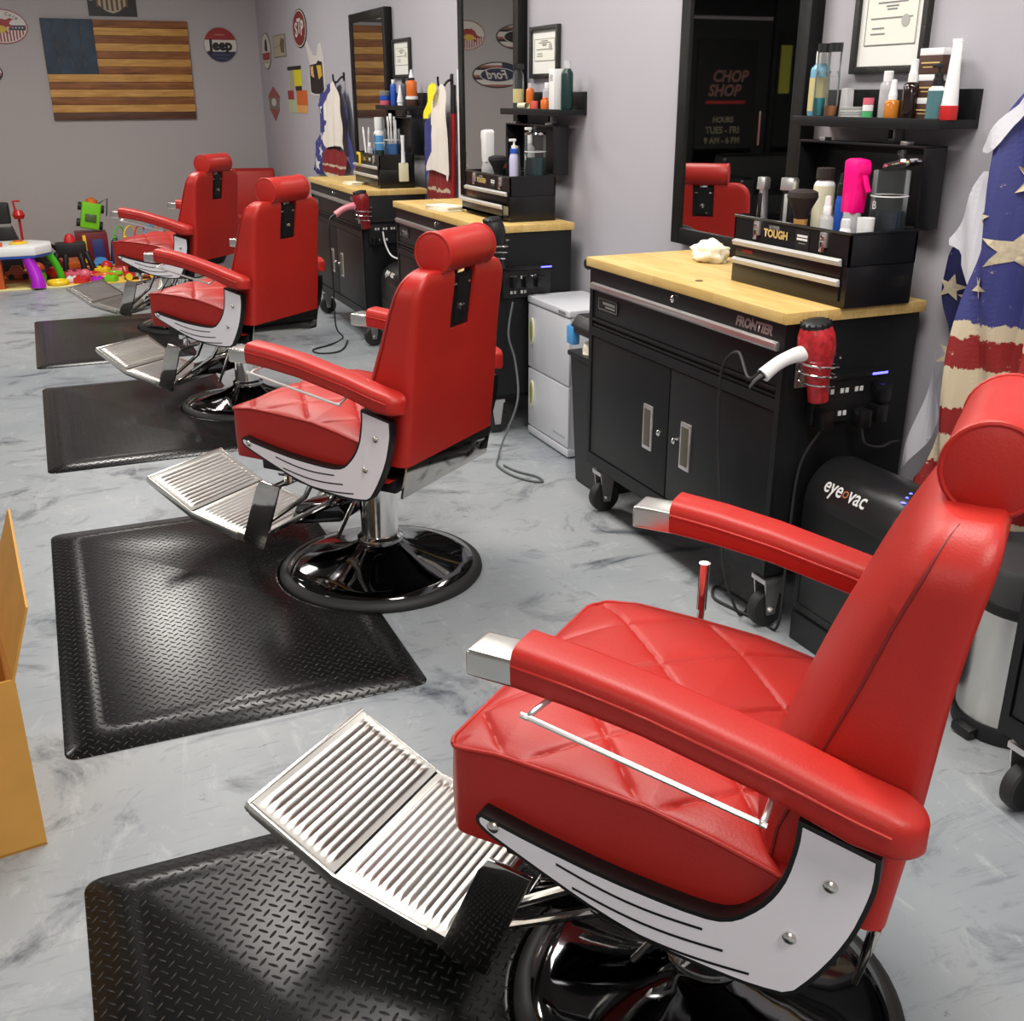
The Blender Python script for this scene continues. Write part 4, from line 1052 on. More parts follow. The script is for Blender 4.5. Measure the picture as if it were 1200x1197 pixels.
def holder(x, y, z, label, ywall):
    t = thing('dryer_holder', label, 'holder', (x, y, z), 0, 'wire dryer holders')
    m = MB()
    pts = [( (.058 - .010 * k / 72) * math.cos(2 * PI * k / 24 - PI / 2 + .5), (.058 - .010 * k / 72) * math.sin(2 * PI * k / 24 - PI / 2 + .5), .075 - .078 * k / 72) for k in range(73)]
    m.tube(pts, .0028, chrome, 8); m.build('spiral_wire', t)
    MB().box(-.02, .02, ywall - y - .006, ywall - y - .0005, -.03, .10, silver, .002).tube([(0, .05, .06), (0, ywall - y - .003, .06)], .0035, chrome).build('wall_plate', t)
D1 = dryer(1.853, 2.232, .727, 'red marbled hair dryer with white handle on the nearest workbench end', dryer_red, white, black)
holder(1.84, 2.232, .780, 'chrome spiral holder around the nearest red hair dryer', 2.300)
dryer(1.815, 4.378, .785, 'black hair dryer behind the second chair headrest', black, black, black)
holder(1.80, 4.378, .838, 'chrome spiral holder around the black hair dryer', 4.455)
D3 = dryer(1.80, 6.437, .745, 'dark red hair dryer with pink handle on the farthest workbench end', dryer_dark, pinkhandle, black)
holder(1.787, 6.437, .798, 'chrome spiral holder around the dark red hair dryer', 6.505)
def power_strip(x, y, label, plugs):
    t = thing('power_strip', label, 'power strip', (x, y, .70), 0, 'black power strips on the bench ends')
    b = MB().box(0, .235, -.03, -.0005, -.055, .075, black, .004); b.box(-.0, .235, -.045, -.0005, .07, .084, tool_blk, .003); b.build('housing', t)
    MB().box(.18, .232, -.047, -.044, .074, .080, blue_led).build('indicator_light', t)
    for (px, pz) in ((.05, .035), (.10, .035), (.15, .035), (.05, -.03), (.10, -.03)):
        MB().box(px - .014, px - .003, -.0325, -.03, pz - .007, pz + .007, screen_white, .001).box(px + .003, px + .014, -.0325, -.03, pz - .007, pz + .007, screen_white, .001).build('outlet', t, 0)
    for (px, pz) in plugs:
        MB().box(px - .019, px + .019, -.075, -.0335, pz - .028, pz + .022, tool_blk, .004).build('plug', t)
    return t
PS1 = power_strip(1.87, 2.300, 'black power strip with a plug and blue light on the nearest bench end', [(.02, -.03), (.15, -.04), (.205, -.03), (.21, .03)])
power_strip(1.85, 4.455, 'black power strip with three chargers on the middle bench end', [(.05, .02), (.11, .02), (.17, .02)])
PS3 = power_strip(1.825, 6.505, 'black power strip with a white cable on the farthest bench end', [(.03, -.03), (.18, .03)])
def cord(pts, r, m, label, cat='cord', owner=None, n=8):
    o = MB().tube(catmull(pts, n), r, m, 8).build('cord' if owner else 'extension_cord', angle=0)
    if owner:
        o.parent = owner; o.matrix_parent_inverse = (Matrix.Translation(owner.location) @ owner.rotation_euler.to_matrix().to_4x4()).inverted()
    else: tag(o, label, cat)
cord([(1.66, 2.232, .83), (1.655, 2.28, .80), (1.70, 2.40, .84), (1.72, 2.50, .76), (1.735, 2.515, .55), (1.735, 2.48, .36), (1.74, 2.44, .15), (1.79, 2.42, .012), (1.86, 2.48, .007), (1.845, 2.62, .007), (1.79, 2.56, .007), (1.80, 2.47, .007), (1.83, 2.36, .007), (1.835, 2.285, .03), (1.842, 2.285, .3), (1.855, 2.285, .52), (1.89, 2.255, .63)], .0045, rubber, '', owner=D1)
cord([(1.575, 6.437, .80), (1.57, 6.45, .72), (1.60, 6.55, .45), (1.66, 6.80, .10), (1.715, 6.85, .006), (1.595, 6.68, .006), (1.45, 6.57, .006), (1.46, 6.46, .006), (1.56, 6.44, .006), (1.64, 6.54, .006), (1.72, 6.75, .006)], .005, rubber, '', owner=D3)
cord([(1.87, 4.36, .64), (1.84, 4.34, .50), (1.86, 4.31, .38), (1.84, 4.24, .22), (1.75, 4.20, .05), (1.70, 4.13, .006), (1.655, 4.03, .006), (1.66, 3.90, .006), (1.70, 3.80, .006), (1.745, 3.765, .006), (1.75, 3.83, .006), (1.70, 3.93, .006), (1.68, 4.02, .006)], .005, P('grey_cable', rgb(84, 90, 92), .5), 'grey cord bunched on the floor behind the second chair')
cord([(1.905, 6.455, .72), (1.91, 6.43, .65), (1.93, 6.38, .585), (1.96, 6.28, .572), (2.01, 6.16, .572)], .005, white, '', owner=PS3)
cord([(2.02, 2.24, .63), (2.03, 2.23, .585), (2.09, 2.235, .565), (2.14, 2.245, .57), (2.175, 2.255, .565)], .004, rubber, '', owner=PS1)

# ------------------------------------------------------------------ towel cabinet, bins, touchless vacuum
t = thing('towel_cabinet', 'white two-door towel warming cabinet between the benches', 'towel warmer', (1.975, 4.0, 0), 0)
W_ = .425
MB().box(.012, .275, 0, W_, .03, .622, white_app, .006).box(.02, .27, .02, W_ - .02, .0, .032, black).build('body', t)
MB().box(-.004, .278, -.004, W_ + .004, .622, .655, white_app, .010, 3).build('top_cover', t)
MB().box(.0, .275, -.002, W_ + .002, .008, .042, white_app, .004).build('plinth', t)
for (z0, z1) in ((.050, .320), (.328, .618)):
    d_ = MB().box(0, .012, .0, W_, z0, z1, white_app, .004).build('door', t); zc = z0 + (z1 - z0) * .58
    def ell(ry, rz, x0, x1, m, nm, par): 
        MB().prism(ellipse(W_ - .045, zc, ry, rz, 28), x0, x1, m, 'x').build(nm, par)
    ell(.022, .062, -.006, .001, cream, 'handle', d_); ell(.013, .050, -.0075, -.005, green_in, 'handle_recess', d_)
m = MB(); m.box(-.001, .0, .03, .15, .085, .095, P('light_grey_ink', rgb(170, 172, 176), .6)); m.build('lettering', t, 0)
m = MB(); m.box(-.0055, -.004, .03, .10, .630, .643, grey_ink); m.build('badge', t, 0)
t = thing('trash_bin', 'black bin with hooded lid and white liner between towel cabinet and bench', 'trash bin', (1.865, 3.50, 0), 0)
def taper(x0, x1, y0, y1, z0, z1, k, m, mb):
    tt = bmesh.new(); a = [tt.verts.new(p) for p in ((x0 + k, y0 + k, z0), (x1 - k, y0 + k, z0), (x1 - k, y1 - k, z0), (x0 + k, y1 - k, z0))]
    b = [tt.verts.new(p) for p in ((x0, y0, z1), (x1, y0, z1), (x1, y1, z1), (x0, y1, z1))]
    tt.faces.new(a[::-1])
    for i in range(4): tt.faces.new((a[i], a[(i + 1) % 4], b[(i + 1) % 4], b[i]))
    bmesh.ops.recalc_face_normals(tt, faces=tt.faces); bmesh.ops.bevel(tt, geom=[e for e in tt.edges], offset=.008, segments=2, affect='EDGES'); mb.add(tt, m)
m = MB(); taper(0, .32, 0, .27, 0, .535, .022, black, m); m.box(-.008, .328, -.008, .278, .528, .548, black, .004); m.build('bucket', t)
crum = MB(); tt = bmesh.new(); bmesh.ops.create_icosphere(tt, subdivisions=3, radius=1)
for v in tt.verts:
    v.co *= 1 + .3 * noise.noise(v.co * 2.5); v.co = Vector((.16 + v.co.x * .150, .135 + v.co.y * .122, .548 + max(-.02, v.co.z * .078)))
crum.add(tt, tissue); crum.build('paper_liner', t, 80)
MB().prism([(.0, .645), (.03, .690), (.30, .690), (.325, .645), (.325, .62), (.0, .62)], -.006, .276, black, 'y', .012).box(.29, .325, .0, .03, .54, .63, black).box(.29, .325, .24, .27, .54, .63, black).build('hood_lid', t)
MB().box(-.004, .03, .24, .30, .57, .645, skyblue, .01).build('blue_packet', t)

def vac(x, y, label, dark=False):
    t = thing('touchless_vacuum', label, 'vacuum', (x, y, 0), 0, 'black touchless vacuum stations'); W2 = .36; Dv = .25; r = .115
    b = MB().box(.0, Dv, 0, W2, 0, .44, P('black_hard_plastic', rgb(20, 21, 22), .38), .012, 3)
    b.box(-.008, .0, .012, W2 - .012, 0, .09, black, .006); b.build('body', t)
    MB().box(-.006, .004, .05, W2 - .03, .12, .345, black, .01).build('dust_bin', t)
    c = MB().lathe([(0, -.002), (r * .8, -.002), (r * .96, .008), (r, .025), (r, W2 - .02), (r * .96, W2 - .004), (0, W2 - .004)], P('black_soft_plastic', rgb(30, 30, 31), .34), 48, Matrix(((1, 0, 0, Dv / 2 - .01), (0, 0, 1, 0), (0, 1, 0, .435), (0, 0, 0, 1)))); cy = c.build('rounded_top', t, 40)
    MB().lathe([(.062, -.014), (.070, -.010), (.070, 0)], black, 28, Matrix(((1, 0, 0, Dv / 2 - .01), (0, 0, 1, .0), (0, 1, 0, .435), (0, 0, 0, 1)))).lathe([(0, -.012), (.03, -.02), (.045, -.016), (.062, -.013)], tool_blk, 24, Matrix(((1, 0, 0, Dv / 2 - .01), (0, 0, 1, .0), (0, 1, 0, .435), (0, 0, 0, 1)))).build('end_cap', cy)
    # lettering wrapped on the rounded top
    me = text_mesh('eye', .062, bold=.0008, align='RIGHT', sx=.85); me2 = text_mesh('vac', .062, bold=.0008, align='LEFT', sx=.85); me3 = text_mesh('o', .044, align='CENTER')
    L_ = MB()
    def wrap(me_, ox, mt):
        tb = bmesh.new(); tb.from_mesh(me_); bpy.data.meshes.remove(me_)
        bmesh.ops.subdivide_edges(tb, edges=tb.edges[:], cuts=2)
        for v in tb.verts:
            a = R(147) - v.co.y / r; yy = W2 - .155 - (v.co.x + ox)
            v.co = Vector((Dv / 2 - .01 + (r + .001) * math.cos(a), yy, .435 + (r + .001) * math.sin(a)))
        L_.add(tb, mt)
    wrap(me, -.012, screen_white); wrap(me2, .012, screen_white); wrap(me3, 0, P('orange_ink', rgb(190, 110, 60), .5))
    L_.build('lettering', cy, 0)
    led = MB()
    for k in range(3): led.lathe([(.005 if k else .008, 0), (0, .003)], blue_led, 10, Matrix(((1, 0, 0, Dv / 2 - .01 + (r + .0) * math.cos(R(125 - 9 * k))), (0, 1, 0, .028 + .006 * k), (0, 0, 1, .435 + r * math.sin(R(125 - 9 * k))), (0, 0, 0, 1))))
    led.build('status_lights', cy)
    return t
vac(1.86, 1.905, 'black touchless vacuum with white lettering, beside the nearest workbench')
vac(1.86, 6.04, 'black touchless vacuum mostly hidden beside the farthest workbench')

t = thing('step_bin', 'stainless steel pedal bin with dark lid behind the nearest chair', 'trash bin', (2.075, 1.655, 0), 0)
MB().lathe([(.122, .0), (.130, .004), (.130, .040), (.126, .046)], black, 40).build('base_ring', t)
MB().lathe([(.124, .04), (.124, .34)], brushed, 40, caps=False).build('drum', t)
MB().lathe([(.127, .34), (.130, .344), (.130, .366), (.126, .372)], black, 40).lathe([(.126, .366), (.124, .44), (.115, .455), (0, .462)], P('grey_plastic_lid', rgb(62, 62, 64), .45), 40).build('lid', t)
MB().box(-.155, -.115, -.03, .03, .006, .03, black, .006).build('pedal', t)
# ------------------------------------------------------------------ cloth
CK = 1.0
def sheet(mb, outline, x, fold, m, step=.018, smooth=2, rim=True):
    """outline in (y,z); fold(y,z) -> dx"""
    pts = [Vector((p[0] * CK, 1.5 + (p[1] - 1.5) * CK)) for p in outline]; x = x * CK
    for _ in range(smooth):
        q = []
        for i in range(len(pts)):
            a, b = pts[i], pts[(i + 1) % len(pts)]; q += [a * .8 + b * .2, a * .2 + b * .8]
        pts = q
    # resample edges
    rs = []
    for i in range(len(pts)):
        a, b = pts[i], pts[(i + 1) % len(pts)]; n = max(1, int((b - a).length / step))
        rs += [a + (b - a) * (k / n) for k in range(n)]
    n0 = len(rs); allp = list(rs)
    y0, y1 = min(p.x for p in rs), max(p.x for p in rs); z0, z1 = min(p.y for p in rs), max(p.y for p in rs)
    yy = y0
    while yy < y1:
        zz = z0
        while zz < z1:
            allp.append(Vector((yy, zz))); zz += step
        yy += step
    vv, ee, ff, *_ = delaunay_2d_cdt(allp, [], [list(range(n0))], 1, 1e-6)
    t = bmesh.new(); V = [t.verts.new((x + fold(p.x, p.y), p.x, p.y)) for p in vv]
    for f in ff:
        try: t.faces.new([V[i] for i in f])
        except ValueError: pass
    for v in [v for v in t.verts if not v.link_faces]: t.verts.remove(v)
    bmesh.ops.recalc_face_normals(t, faces=t.faces)
    mb.add(t, m); return mb
def star(cy, cz, r, rot_=0.0, n=5):
    out = []
    for k in range(2 * n):
        a = rot_ + PI / 2 + PI * k / n; q = r if k % 2 == 0 else r * .42; out.append((cy + q * math.cos(a), cz + q * math.sin(a)))
    return out
# near cape, hung at the right edge
CK = 2.15 / 2.045
f1 = lambda y, z: -.02 + .035 * math.sin(y * 26 + z * 3.0) + .02 * math.sin(y * 61 - z * 7)
t = thing('barber_cape', 'stars and stripes barber cape hanging at the right edge, nearest the camera', 'cape', (2.05, 1.85, .40), 0, 'flag print barber capes on hooks')
def local(o_): o_.location = (-2.05, -1.85, -.40); return o_
fp = sheet(MB(), [(1.86, 1.50), (1.893, 1.421), (1.900, 1.306), (1.912, 1.185), (1.929, 1.057), (1.932, .979), (1.938, .845), (1.953, .74), (1.973, .59), (2.0, .56), (1.97, .53), (1.85, .53), (1.60, .53), (1.58, .7), (1.60, 1.1), (1.70, 1.45), (1.78, 1.58)], 2.045, f1, cape_print, .014, 1)
for (cy, cz, r, q) in ((1.823, 1.163, .055, .2), (1.70, 1.24, .06, -.2), (1.884, 1.075, .030, .5), (1.885, 1.235, .022, .1), (1.80, 1.32, .05, .3), (1.70, 1.06, .05, 0), (1.66, 1.38, .05, 0)):
    sheet(fp, star(cy, cz, r, q), 2.041, f1, star_m, .02, 0)
local(fp.build('printed_front', t, 0))
f2 = lambda y, z: .02 * math.sin(y * 40 + z * 4)
rp = sheet(MB(), [(1.98, 1.40), (2.029, 1.336), (2.064, 1.173), (2.109, 1.124), (2.115, 1.06), (2.118, 1.024), (2.081, .919), (2.074, .788), (2.06, .70), (2.09, .596), (2.10, .56), (2.0, .53), (1.93, .54), (1.92, .8), (1.90, 1.2)], 2.135, f2, cape_dark, .014, 1)
for (cy, cz, r, q) in ((2.088, 1.035, .036, .2), (2.036, 1.010, .038, -.1), (2.069, .856, .042, .5)):
    sheet(rp, star(cy, cz, r, q), 2.1305, f2, star_m, .02, 0)
local(rp.build('printed_back_fold', t, 0))
f3 = lambda y, z: .012 * math.sin(y * 50 - z * 9)
local(sheet(MB(), [(1.957, 1.342), (1.99, 1.276), (2.02, 1.208), (2.052, 1.155), (2.008, 1.137), (2.002, 1.099), (1.946, 1.057), (1.921, 1.069), (1.906, 1.146), (1.94, 1.223), (1.945, 1.278)], 2.045, f3, cape_fabric, .014, 1).build('white_lining_flap', t, 0))
local(sheet(MB(), [(1.80, 1.56), (1.842, 1.482), (1.872, 1.452), (1.905, 1.414), (1.938, 1.375), (1.902, 1.372), (1.873, 1.385), (1.842, 1.445), (1.78, 1.50)], 1.985, f3, cape_fabric, .014, 1).build('white_collar', t, 0))
local(sheet(MB(), [(2.044, .911), (2.062, .824), (2.085, .703), (2.112, .575), (2.128, .53), (2.095, .56), (2.035, .655), (1.997, .712), (2.018, .768), (2.037, .801)], 2.065, f3, cape_fabric, .014, 1).build('lower_white_flap', t, 0))
def hook(y, z, label):
    o = MB().tube(catmull([(WX - .002, y, z + .03), (WX - .03, y, z + .02), (WX - .06, y, z - .01), (WX - .085, y, z + .0), (WX - .088, y, z + .045)], 5), .007, black, 10).box(WX - .008, WX - .0005, y - .02, y + .02, z, z + .06, black, .003).build('wall_hook'); tag(o, label, 'hook', 'black wall hooks')
hook(6.16, 1.55, 'black hook holding the cream cape beside the broom')
hook(8.53, 1.60, 'black hook holding the farthest cape')
CK = 2.215 / 2.12
# cape between the middle and farthest bench
g1 = lambda y, z: .011 * math.sin(y * 24) + .006 * math.sin(y * 55 + z * 5)
t = thing('barber_cape', 'cream and blue barber cape with yellow cloth between two workbenches', 'cape', (2.12, 6.05, .90), 0, 'flag print barber capes on hooks')
def local2(o_): o_.location = (-2.12, -6.05, -.90); return o_
local2(sheet(MB(), [(5.856, 1.558), (5.938, 1.493), (6.018, 1.359), (5.955, 1.333), (6.06, 1.204), (6.149, 1.086), (6.017, 1.105), (5.859, 1.092), (5.742, 1.042), (5.735, 1.309), (5.76, 1.412), (5.814, 1.541)], 2.085, g1, cape_cream, .02, 1).build('cream_lining', t, 0))
local2(sheet(MB(), [(6.05, 1.45), (6.15, 1.377), (6.22, 1.338), (6.25, 1.254), (6.27, 1.135), (6.275, 1.063), (6.27, .981), (6.26, .93), (6.24, .93), (6.206, 1.07), (6.12, 1.09), (6.0, 1.2), (5.9, 1.4)], 2.125, g1, cape_blue, .02, 1).build('blue_print', t, 0))
local2(sheet(MB(), [(6.128, 1.12), (6.185, .925), (6.072, .925), (5.85, .92), (5.814, 1.036), (5.85, 1.12)], 2.108, g1, cape_red, .02, 1).build('red_striped_hem', t, 0))
o = sheet(MB(), [(5.97, 1.565), (5.861, 1.551), (5.93, 1.444), (6.0, 1.38), (6.104, 1.371), (6.038, 1.458)], 2.068, lambda y, z: .006 * math.sin(y * 70), towel_y, .02, 1).build('yellow_cloth', angle=0); tag(o, 'yellow cloth with black marks draped over the middle cape', 'cloth')
t = thing('barber_cape', 'cream and blue barber cape hanging left of the farthest mirror', 'cape', (2.16, 8.4, .89), 0, 'flag print barber capes on hooks')
def local3(o_): o_.location = (-2.16, -8.4, -.89); return o_
local3(sheet(MB(), [(8.163, 1.603), (8.291, 1.558), (8.487, 1.426), (8.573, 1.338), (8.414, 1.311), (8.651, 1.208), (8.591, 1.11), (8.192, 1.155), (7.937, 1.108), (8.01, 1.282), (8.094, 1.493)], 2.095, g1, cape_cream, .025, 1).build('cream_lining', t, 0))
b3 = sheet(MB(), [(8.22, 1.60), (8.399, 1.587), (8.618, 1.532), (8.901, 1.443), (8.815, 1.353), (8.879, 1.2), (9.081, 1.047), (9.172, .893), (8.694, .911), (8.644, 1.107), (8.5, 1.3)], 2.13, g1, cape_blue, .025, 1)
for (cy, cz, r, q) in ((8.72, 1.40, .05, 0), (8.86, 1.08, .06, .3), (8.95, .98, .06, 0), (8.80, 1.2, .05, .1)): sheet(b3, star(cy, cz, r, q), 2.1265, g1, cape_fabric, .03, 0)
local3(b3.build('blue_print', t, 0))
local3(sheet(MB(), [(8.687, 1.105), (8.357, 1.12), (8.0, 1.10), (8.121, .92), (8.74, .898)], 2.115, g1, cape_red, .025, 1).build('red_striped_hem', t, 0))
local3(sheet(MB(), [(8.12, 1.56), (8.02, 1.45), (7.93, 1.2), (7.85, 1.0), (7.96, 1.0), (8.05, 1.2)], 2.135, g1, cape_blue, .025, 1).build('blue_edge', t, 0))
# broom and white pole leaning on the wall
t = thing('broom', 'red handled broom with black grip leaning against the wall by the middle mirror', 'broom', (2.19, 6.035, .0), 0)
MB().tube([(0, 0, .12), (.035, 0, 1.42)], .0135, broomred, 14).build('handle', t); MB().tube([(.0345, 0, 1.40), (.038, 0, 1.55)], .016, black, 14).build('grip', t); MB().prism([(-.10, 0), (.10, 0), (.03, .13), (-.03, .13)], -.03, .03, black, 'x', .006).build('bristle_head', t)
o = MB().tube([(2.242, 5.99, .0), (2.250, 5.99, 1.63)], [.016, .014], white, 14).build('white_pole'); tag(o, 'plain white pole leaning beside the red broom', 'pole')

# ------------------------------------------------------------------ wall signs
def sign(name, label, cat, frame, build, group=None):
    mb = MB(); build(mb, frame); o = mb.build(name, angle=0); tag(o, label, cat, group); return o
def disc(mb, fr, rx, ry, m, d0, d1, n=48):
    mb.prism(ellipse(0, 0, rx, ry, n), d0, d1, m, 'z', M=fr)
off_white = P('sign_white', rgb(206, 202, 196), .5); sign_red = P('sign_red', rgb(150, 40, 44), .5); sign_blue = P('sign_navy', rgb(36, 42, 70), .5); sign_blk = P('sign_black', rgb(26, 24, 26), .5); sign_gold = P('sign_gold', rgb(206, 170, 60), .5); sign_grey = P('sign_grey', rgb(120, 116, 104), .5); sign_beige = P('sign_beige', rgb(170, 164, 140), .5)
def jeep(mb, fr):
    r = .162; disc(mb, fr, r, r * 1.0, P('sign_rim', rgb(140, 136, 132), .5), 0.001, .010); E_ = ellipse(0, 0, r - .005, r - .005, 64)
    flat(mb, clip_band(E_, .045, 1), sign_red, fr, .0105); flat(mb, clip_band(E_, -.062, .045), off_white, fr, .0105); flat(mb, clip_band(E_, -1, -.062), sign_blue, fr, .0105)
    add_text(mb, 'Jeep', .132, fr @ T(0, -.006, .0112), sign_blk, bold=.0075, sx=.98)
    for (w_, y_) in ((.09, -.092), (.05, -.125)): flat(mb, [(-w_, y_ - .003), (w_, y_ - .003), (w_, y_ + .003), (-w_, y_ + .003)], P('sign_dim_blue', rgb(80, 86, 120), .5), fr, .0112)
    flat(mb, [(-.05, .085), (.05, .085), (.045, .098), (-.045, .098)], P('sign_dim_red', rgb(180, 96, 90), .5), fr, .0112)
sign('round_wall_sign', 'round red, white and blue sign on the back wall right of wooden flag', 'sign', FY(1.892, BY, 1.968), jeep)
def horse_oval(mb, fr):
    disc(mb, fr, .215, .148, sign_red, .001, .008); disc(mb, fr, .206, .140, off_white, .002, .0095)
    E_ = ellipse(0, 0, .198, .132, 64); low = clip_band(E_, -1, -.01)
    flat(mb, low, off_white, fr, .0100)
    for k in range(-7, 8):
        flat(mb, clip_band(clip_band(E_, -1, -.01), k * .028 - .007, k * .028 + .007, 0), sign_red, fr, .0104)
    flat(mb, clip_band(clip_band(E_, -.03, .012), .06, 1, 0), sign_blue, fr, .0106)
    for k in range(4): flat(mb, star(.085 + .028 * k, -.008, .010), off_white, fr, .0110)
    # running horse silhouette, red with gold belly
    hs = [(-.17, -.02), (-.12, .0), (-.09, .045), (-.06, .06), (-.055, .075), (-.04, .062), (.0, .066), (.035, .058), (.07, .075), (.10, .06), (.075, .05), (.06, .025), (.095, .0), (.085, -.01), (.04, .0), (.02, -.025), (.05, -.06), (.03, -.06), (-.01, -.03), (-.05, -.03), (-.09, -.07), (-.11, -.06), (-.08, -.02), (-.13, -.03)]
    flat(mb, hs, sign_red, fr, .0114); flat(mb, [(-.10, -.03), (-.06, .005), (.0, .01), (.05, -.02), (.0, -.05), (-.05, -.055)], sign_gold, fr, .0118)
    for i, ch in enumerate('Corp'):
        a = R(74 - 12 * i); add_text(mb, ch, .040, fr @ T(.165 * math.cos(a), .012 + .098 * math.sin(a), .0112) @ rot('Z', math.degrees(a) - 90), sign_blk, bold=.0006)
sign('oval_wall_sign', 'oval sign with a running red horse, cut by the left edge', 'sign', FY(-.075, BY, 2.098), horse_oval)
def flag_oval(word, sh):
    def b(mb, fr):
        disc(mb, fr, .30, .135, sign_blk, .001, .008); E_ = ellipse(0, 0, .288, .124, 64)
        for k in range(5): flat(mb, clip_band(E_, -.124 + k * .0496, -.124 + k * .0496 + .0248), off_white if k % 2 else P('sign_dull_red', rgb(150, 90, 84), .5), fr, .0095)
        for k in range(5): flat(mb, clip_band(E_, -.0992 + k * .0496, -.0992 + k * .0496 + .0248), sign_blk if k % 2 else off_white, fr, .0095)
        flat(mb, clip_band(clip_band(E_, .0, 1), -1, -.05, 0), sign_blue, fr, .0098)
        flat(mb, ellipse(0, 0, .215, .075, 48), off_white, fr, .0104); flat(mb, ellipse(0, 0, .205, .068, 48), sign_blue if sh else sign_blk, fr, .0110)
        add_text(mb, word, .13 if sh else .10, fr @ T(0, 0, .0116), off_white, bold=.002, shear=.35 if sh else 0)
    return b
sign('oval_wall_sign', 'flag striped oval sign with script word, left end of back wall', 'sign', FY(-.435, BY, 1.70), flag_oval('Ford', True))
sign('oval_wall_sign', 'flag striped oval sign with plain letters, seen in the middle mirror', 'sign', FY(-.72, BY, 2.09), flag_oval('TY', False))
def shield(mb, fr):
    mb.box(-.22, .22, -.13, .45, .001, .008, sign_blk, M=fr)
    sh = [(-.16, .40), (-.16, .05), (-.13, -.03), (-.06, -.085), (.0, -.105), (.06, -.085), (.13, -.03), (.16, .05), (.16, .40)]
    flat(mb, sh, sign_beige, fr, .0085)
    for k in range(-3, 4):
        c = k * .045; d0 = -.105 + .6 * abs(c) ** 1.4 + .02
        flat(mb, [(c - .011, d0), (c + .011, d0), (c + .011, .06), (c - .011, .06)], P('sign_brown', rgb(110, 72, 54), .6), fr, .0090)
    flat(mb, [(-.20, .0), (.18, .07), (.18, .15), (-.20, .07)], sign_beige, fr, .0094)
    add_text(mb, 'MADE', .085, fr @ T(-.06, .060, .0100) @ rot('Z', 10.5), sign_blk, bold=.001)
sign('shield_wall_sign', 'dark sign with a striped shield above the wooden flag', 'sign', FY(.912, BY, 2.335), shield)
# wooden flag
t = thing('wooden_flag', 'large flag made of wood planks on the back wall', 'flag', (.917, BY, 1.279), 0)
m = MB(); X0, X1, H_ = -.665, .665, .895; n = 13
for k in range(n):
    z0 = k * H_ / n; z1 = (k + 1) * H_ / n; mt = plank_vd if k == 0 else (plank_lt if k % 2 == 1 else plank_dk)
    m.box(X0, X1, -.032 - .004 * (k % 2), -.001, z0 + .001, z1 - .001, mt, .002)
m.build('plank_stripes', t)
m = MB()
for k in range(4): m.box(X0 - .002 + k * .116, X0 - .004 + (k + 1) * .116, -.042, -.030, .413, H_ + .002, canton, .002)
m.build('blue_canton', t)
# right wall signs near the corner
def oval_badge(mb, fr):
    disc(mb, fr, .18, .23, sign_grey, .001, .008); disc(mb, fr, .165, .215, off_white, .002, .009); E_ = ellipse(0, 0, .155, .205, 48)
    flat(mb, clip_band(E_, -.11, -.02), sign_red, fr, .0095); flat(mb, [(-.02, .14), (.05, .15), (.07, .0), (.03, -.01), (-.05, .02)], sign_blk, fr, .0098); flat(mb, clip_band(E_, -.15, -.12), sign_beige, fr, .0098)
sign('oval_wall_sign', 'pale oval badge sign nearest the room corner on right wall', 'sign', FX(WX, 11.40, 1.90) @ Matrix.Diagonal((1.2, .72, 1, 1)), oval_badge)
def square_tin(mb, fr):
    mb.box(-.17, .17, -.125, .125, .001, .006, sign_grey, M=fr); flat(mb, [(-.16, -.115), (.16, -.115), (.16, .115), (-.16, .115)], sign_beige, fr, .0065); flat(mb, [(.04, -.07), (.13, -.09), (.15, .06), (.06, .09), (.02, .02)], P('sign_bronze', rgb(110, 92, 66), .6), fr, .0070); flat(mb, [(-.14, -.02), (.0, .0), (.0, .01), (-.14, -.01)], sign_grey, fr, .0070)
sign('square_wall_sign', 'square beige sign on the right wall near the corner', 'sign', FX(WX, 10.78, 1.925) @ Matrix.Diagonal((1.6, .76, 1, 1)), square_tin)
def stp(mb, fr):
    disc(mb, fr, .20, .205, sign_blk, .001, .007); disc(mb, fr, .19, .195, off_white, .002, .008); disc(mb, fr, .178, .183, P('sign_maroon', rgb(124, 40, 44), .5), .003, .009)
    for (ch, dx, dy) in (('S', -.085, -.015), ('T', .0, .02), ('P', .085, -.005)): add_text(mb, ch, .21, fr @ T(dx, dy, .0098), off_white, bold=.008, sx=.8)
sign('oval_wall_sign', 'dark red oval sign with white letters on the right wall', 'sign', FX(WX, 9.905, 2.03) @ Matrix.Diagonal((1.3, .74, 1, 1)), stp)
def pronged(mb, fr):
    out = [(-.16, .30), (-.13, .32), (-.03, .16), (.03, .15), (.07, .27), (.11, .28), (.15, .12), (.15, -.22), (.10, -.27), (-.05, -.27), (-.12, -.25), (-.13, -.02), (-.10, .07)]
    mb.prism(out, .001, .004, off_white, 'z', M=fr)
    flat(mb, [(-.10, .06), (.02, .07), (.05, .10), (.12, .08), (.13, -.21), (.09, -.25), (-.04, -.25), (-.105, -.23), (-.11, -.02)], sign_blk, fr, .0045); flat(mb, [(.02, .05), (.10, .05), (.11, -.06), (.05, -.10)], sign_gold, fr, .005); flat(mb, [(-.09, .04), (-.04, .05), (-.03, -.08), (-.09, -.05)], P('sign_tan', rgb(206, 160, 110), .5), fr, .005)
sign('cutout_wall_sign', 'black and yellow cutout sign with two white prongs on right wall', 'sign', FX(WX, 9.42, 1.69) @ Matrix.Diagonal((1.95, .73, 1, 1)), pronged)
def patch(cols):
    def b(mb, fr):
        for (x0, x1, y0, y1, m_) in cols: mb.box(x0, x1, y0, y1, .001, .004, m_, .0008, M=fr)
    return b
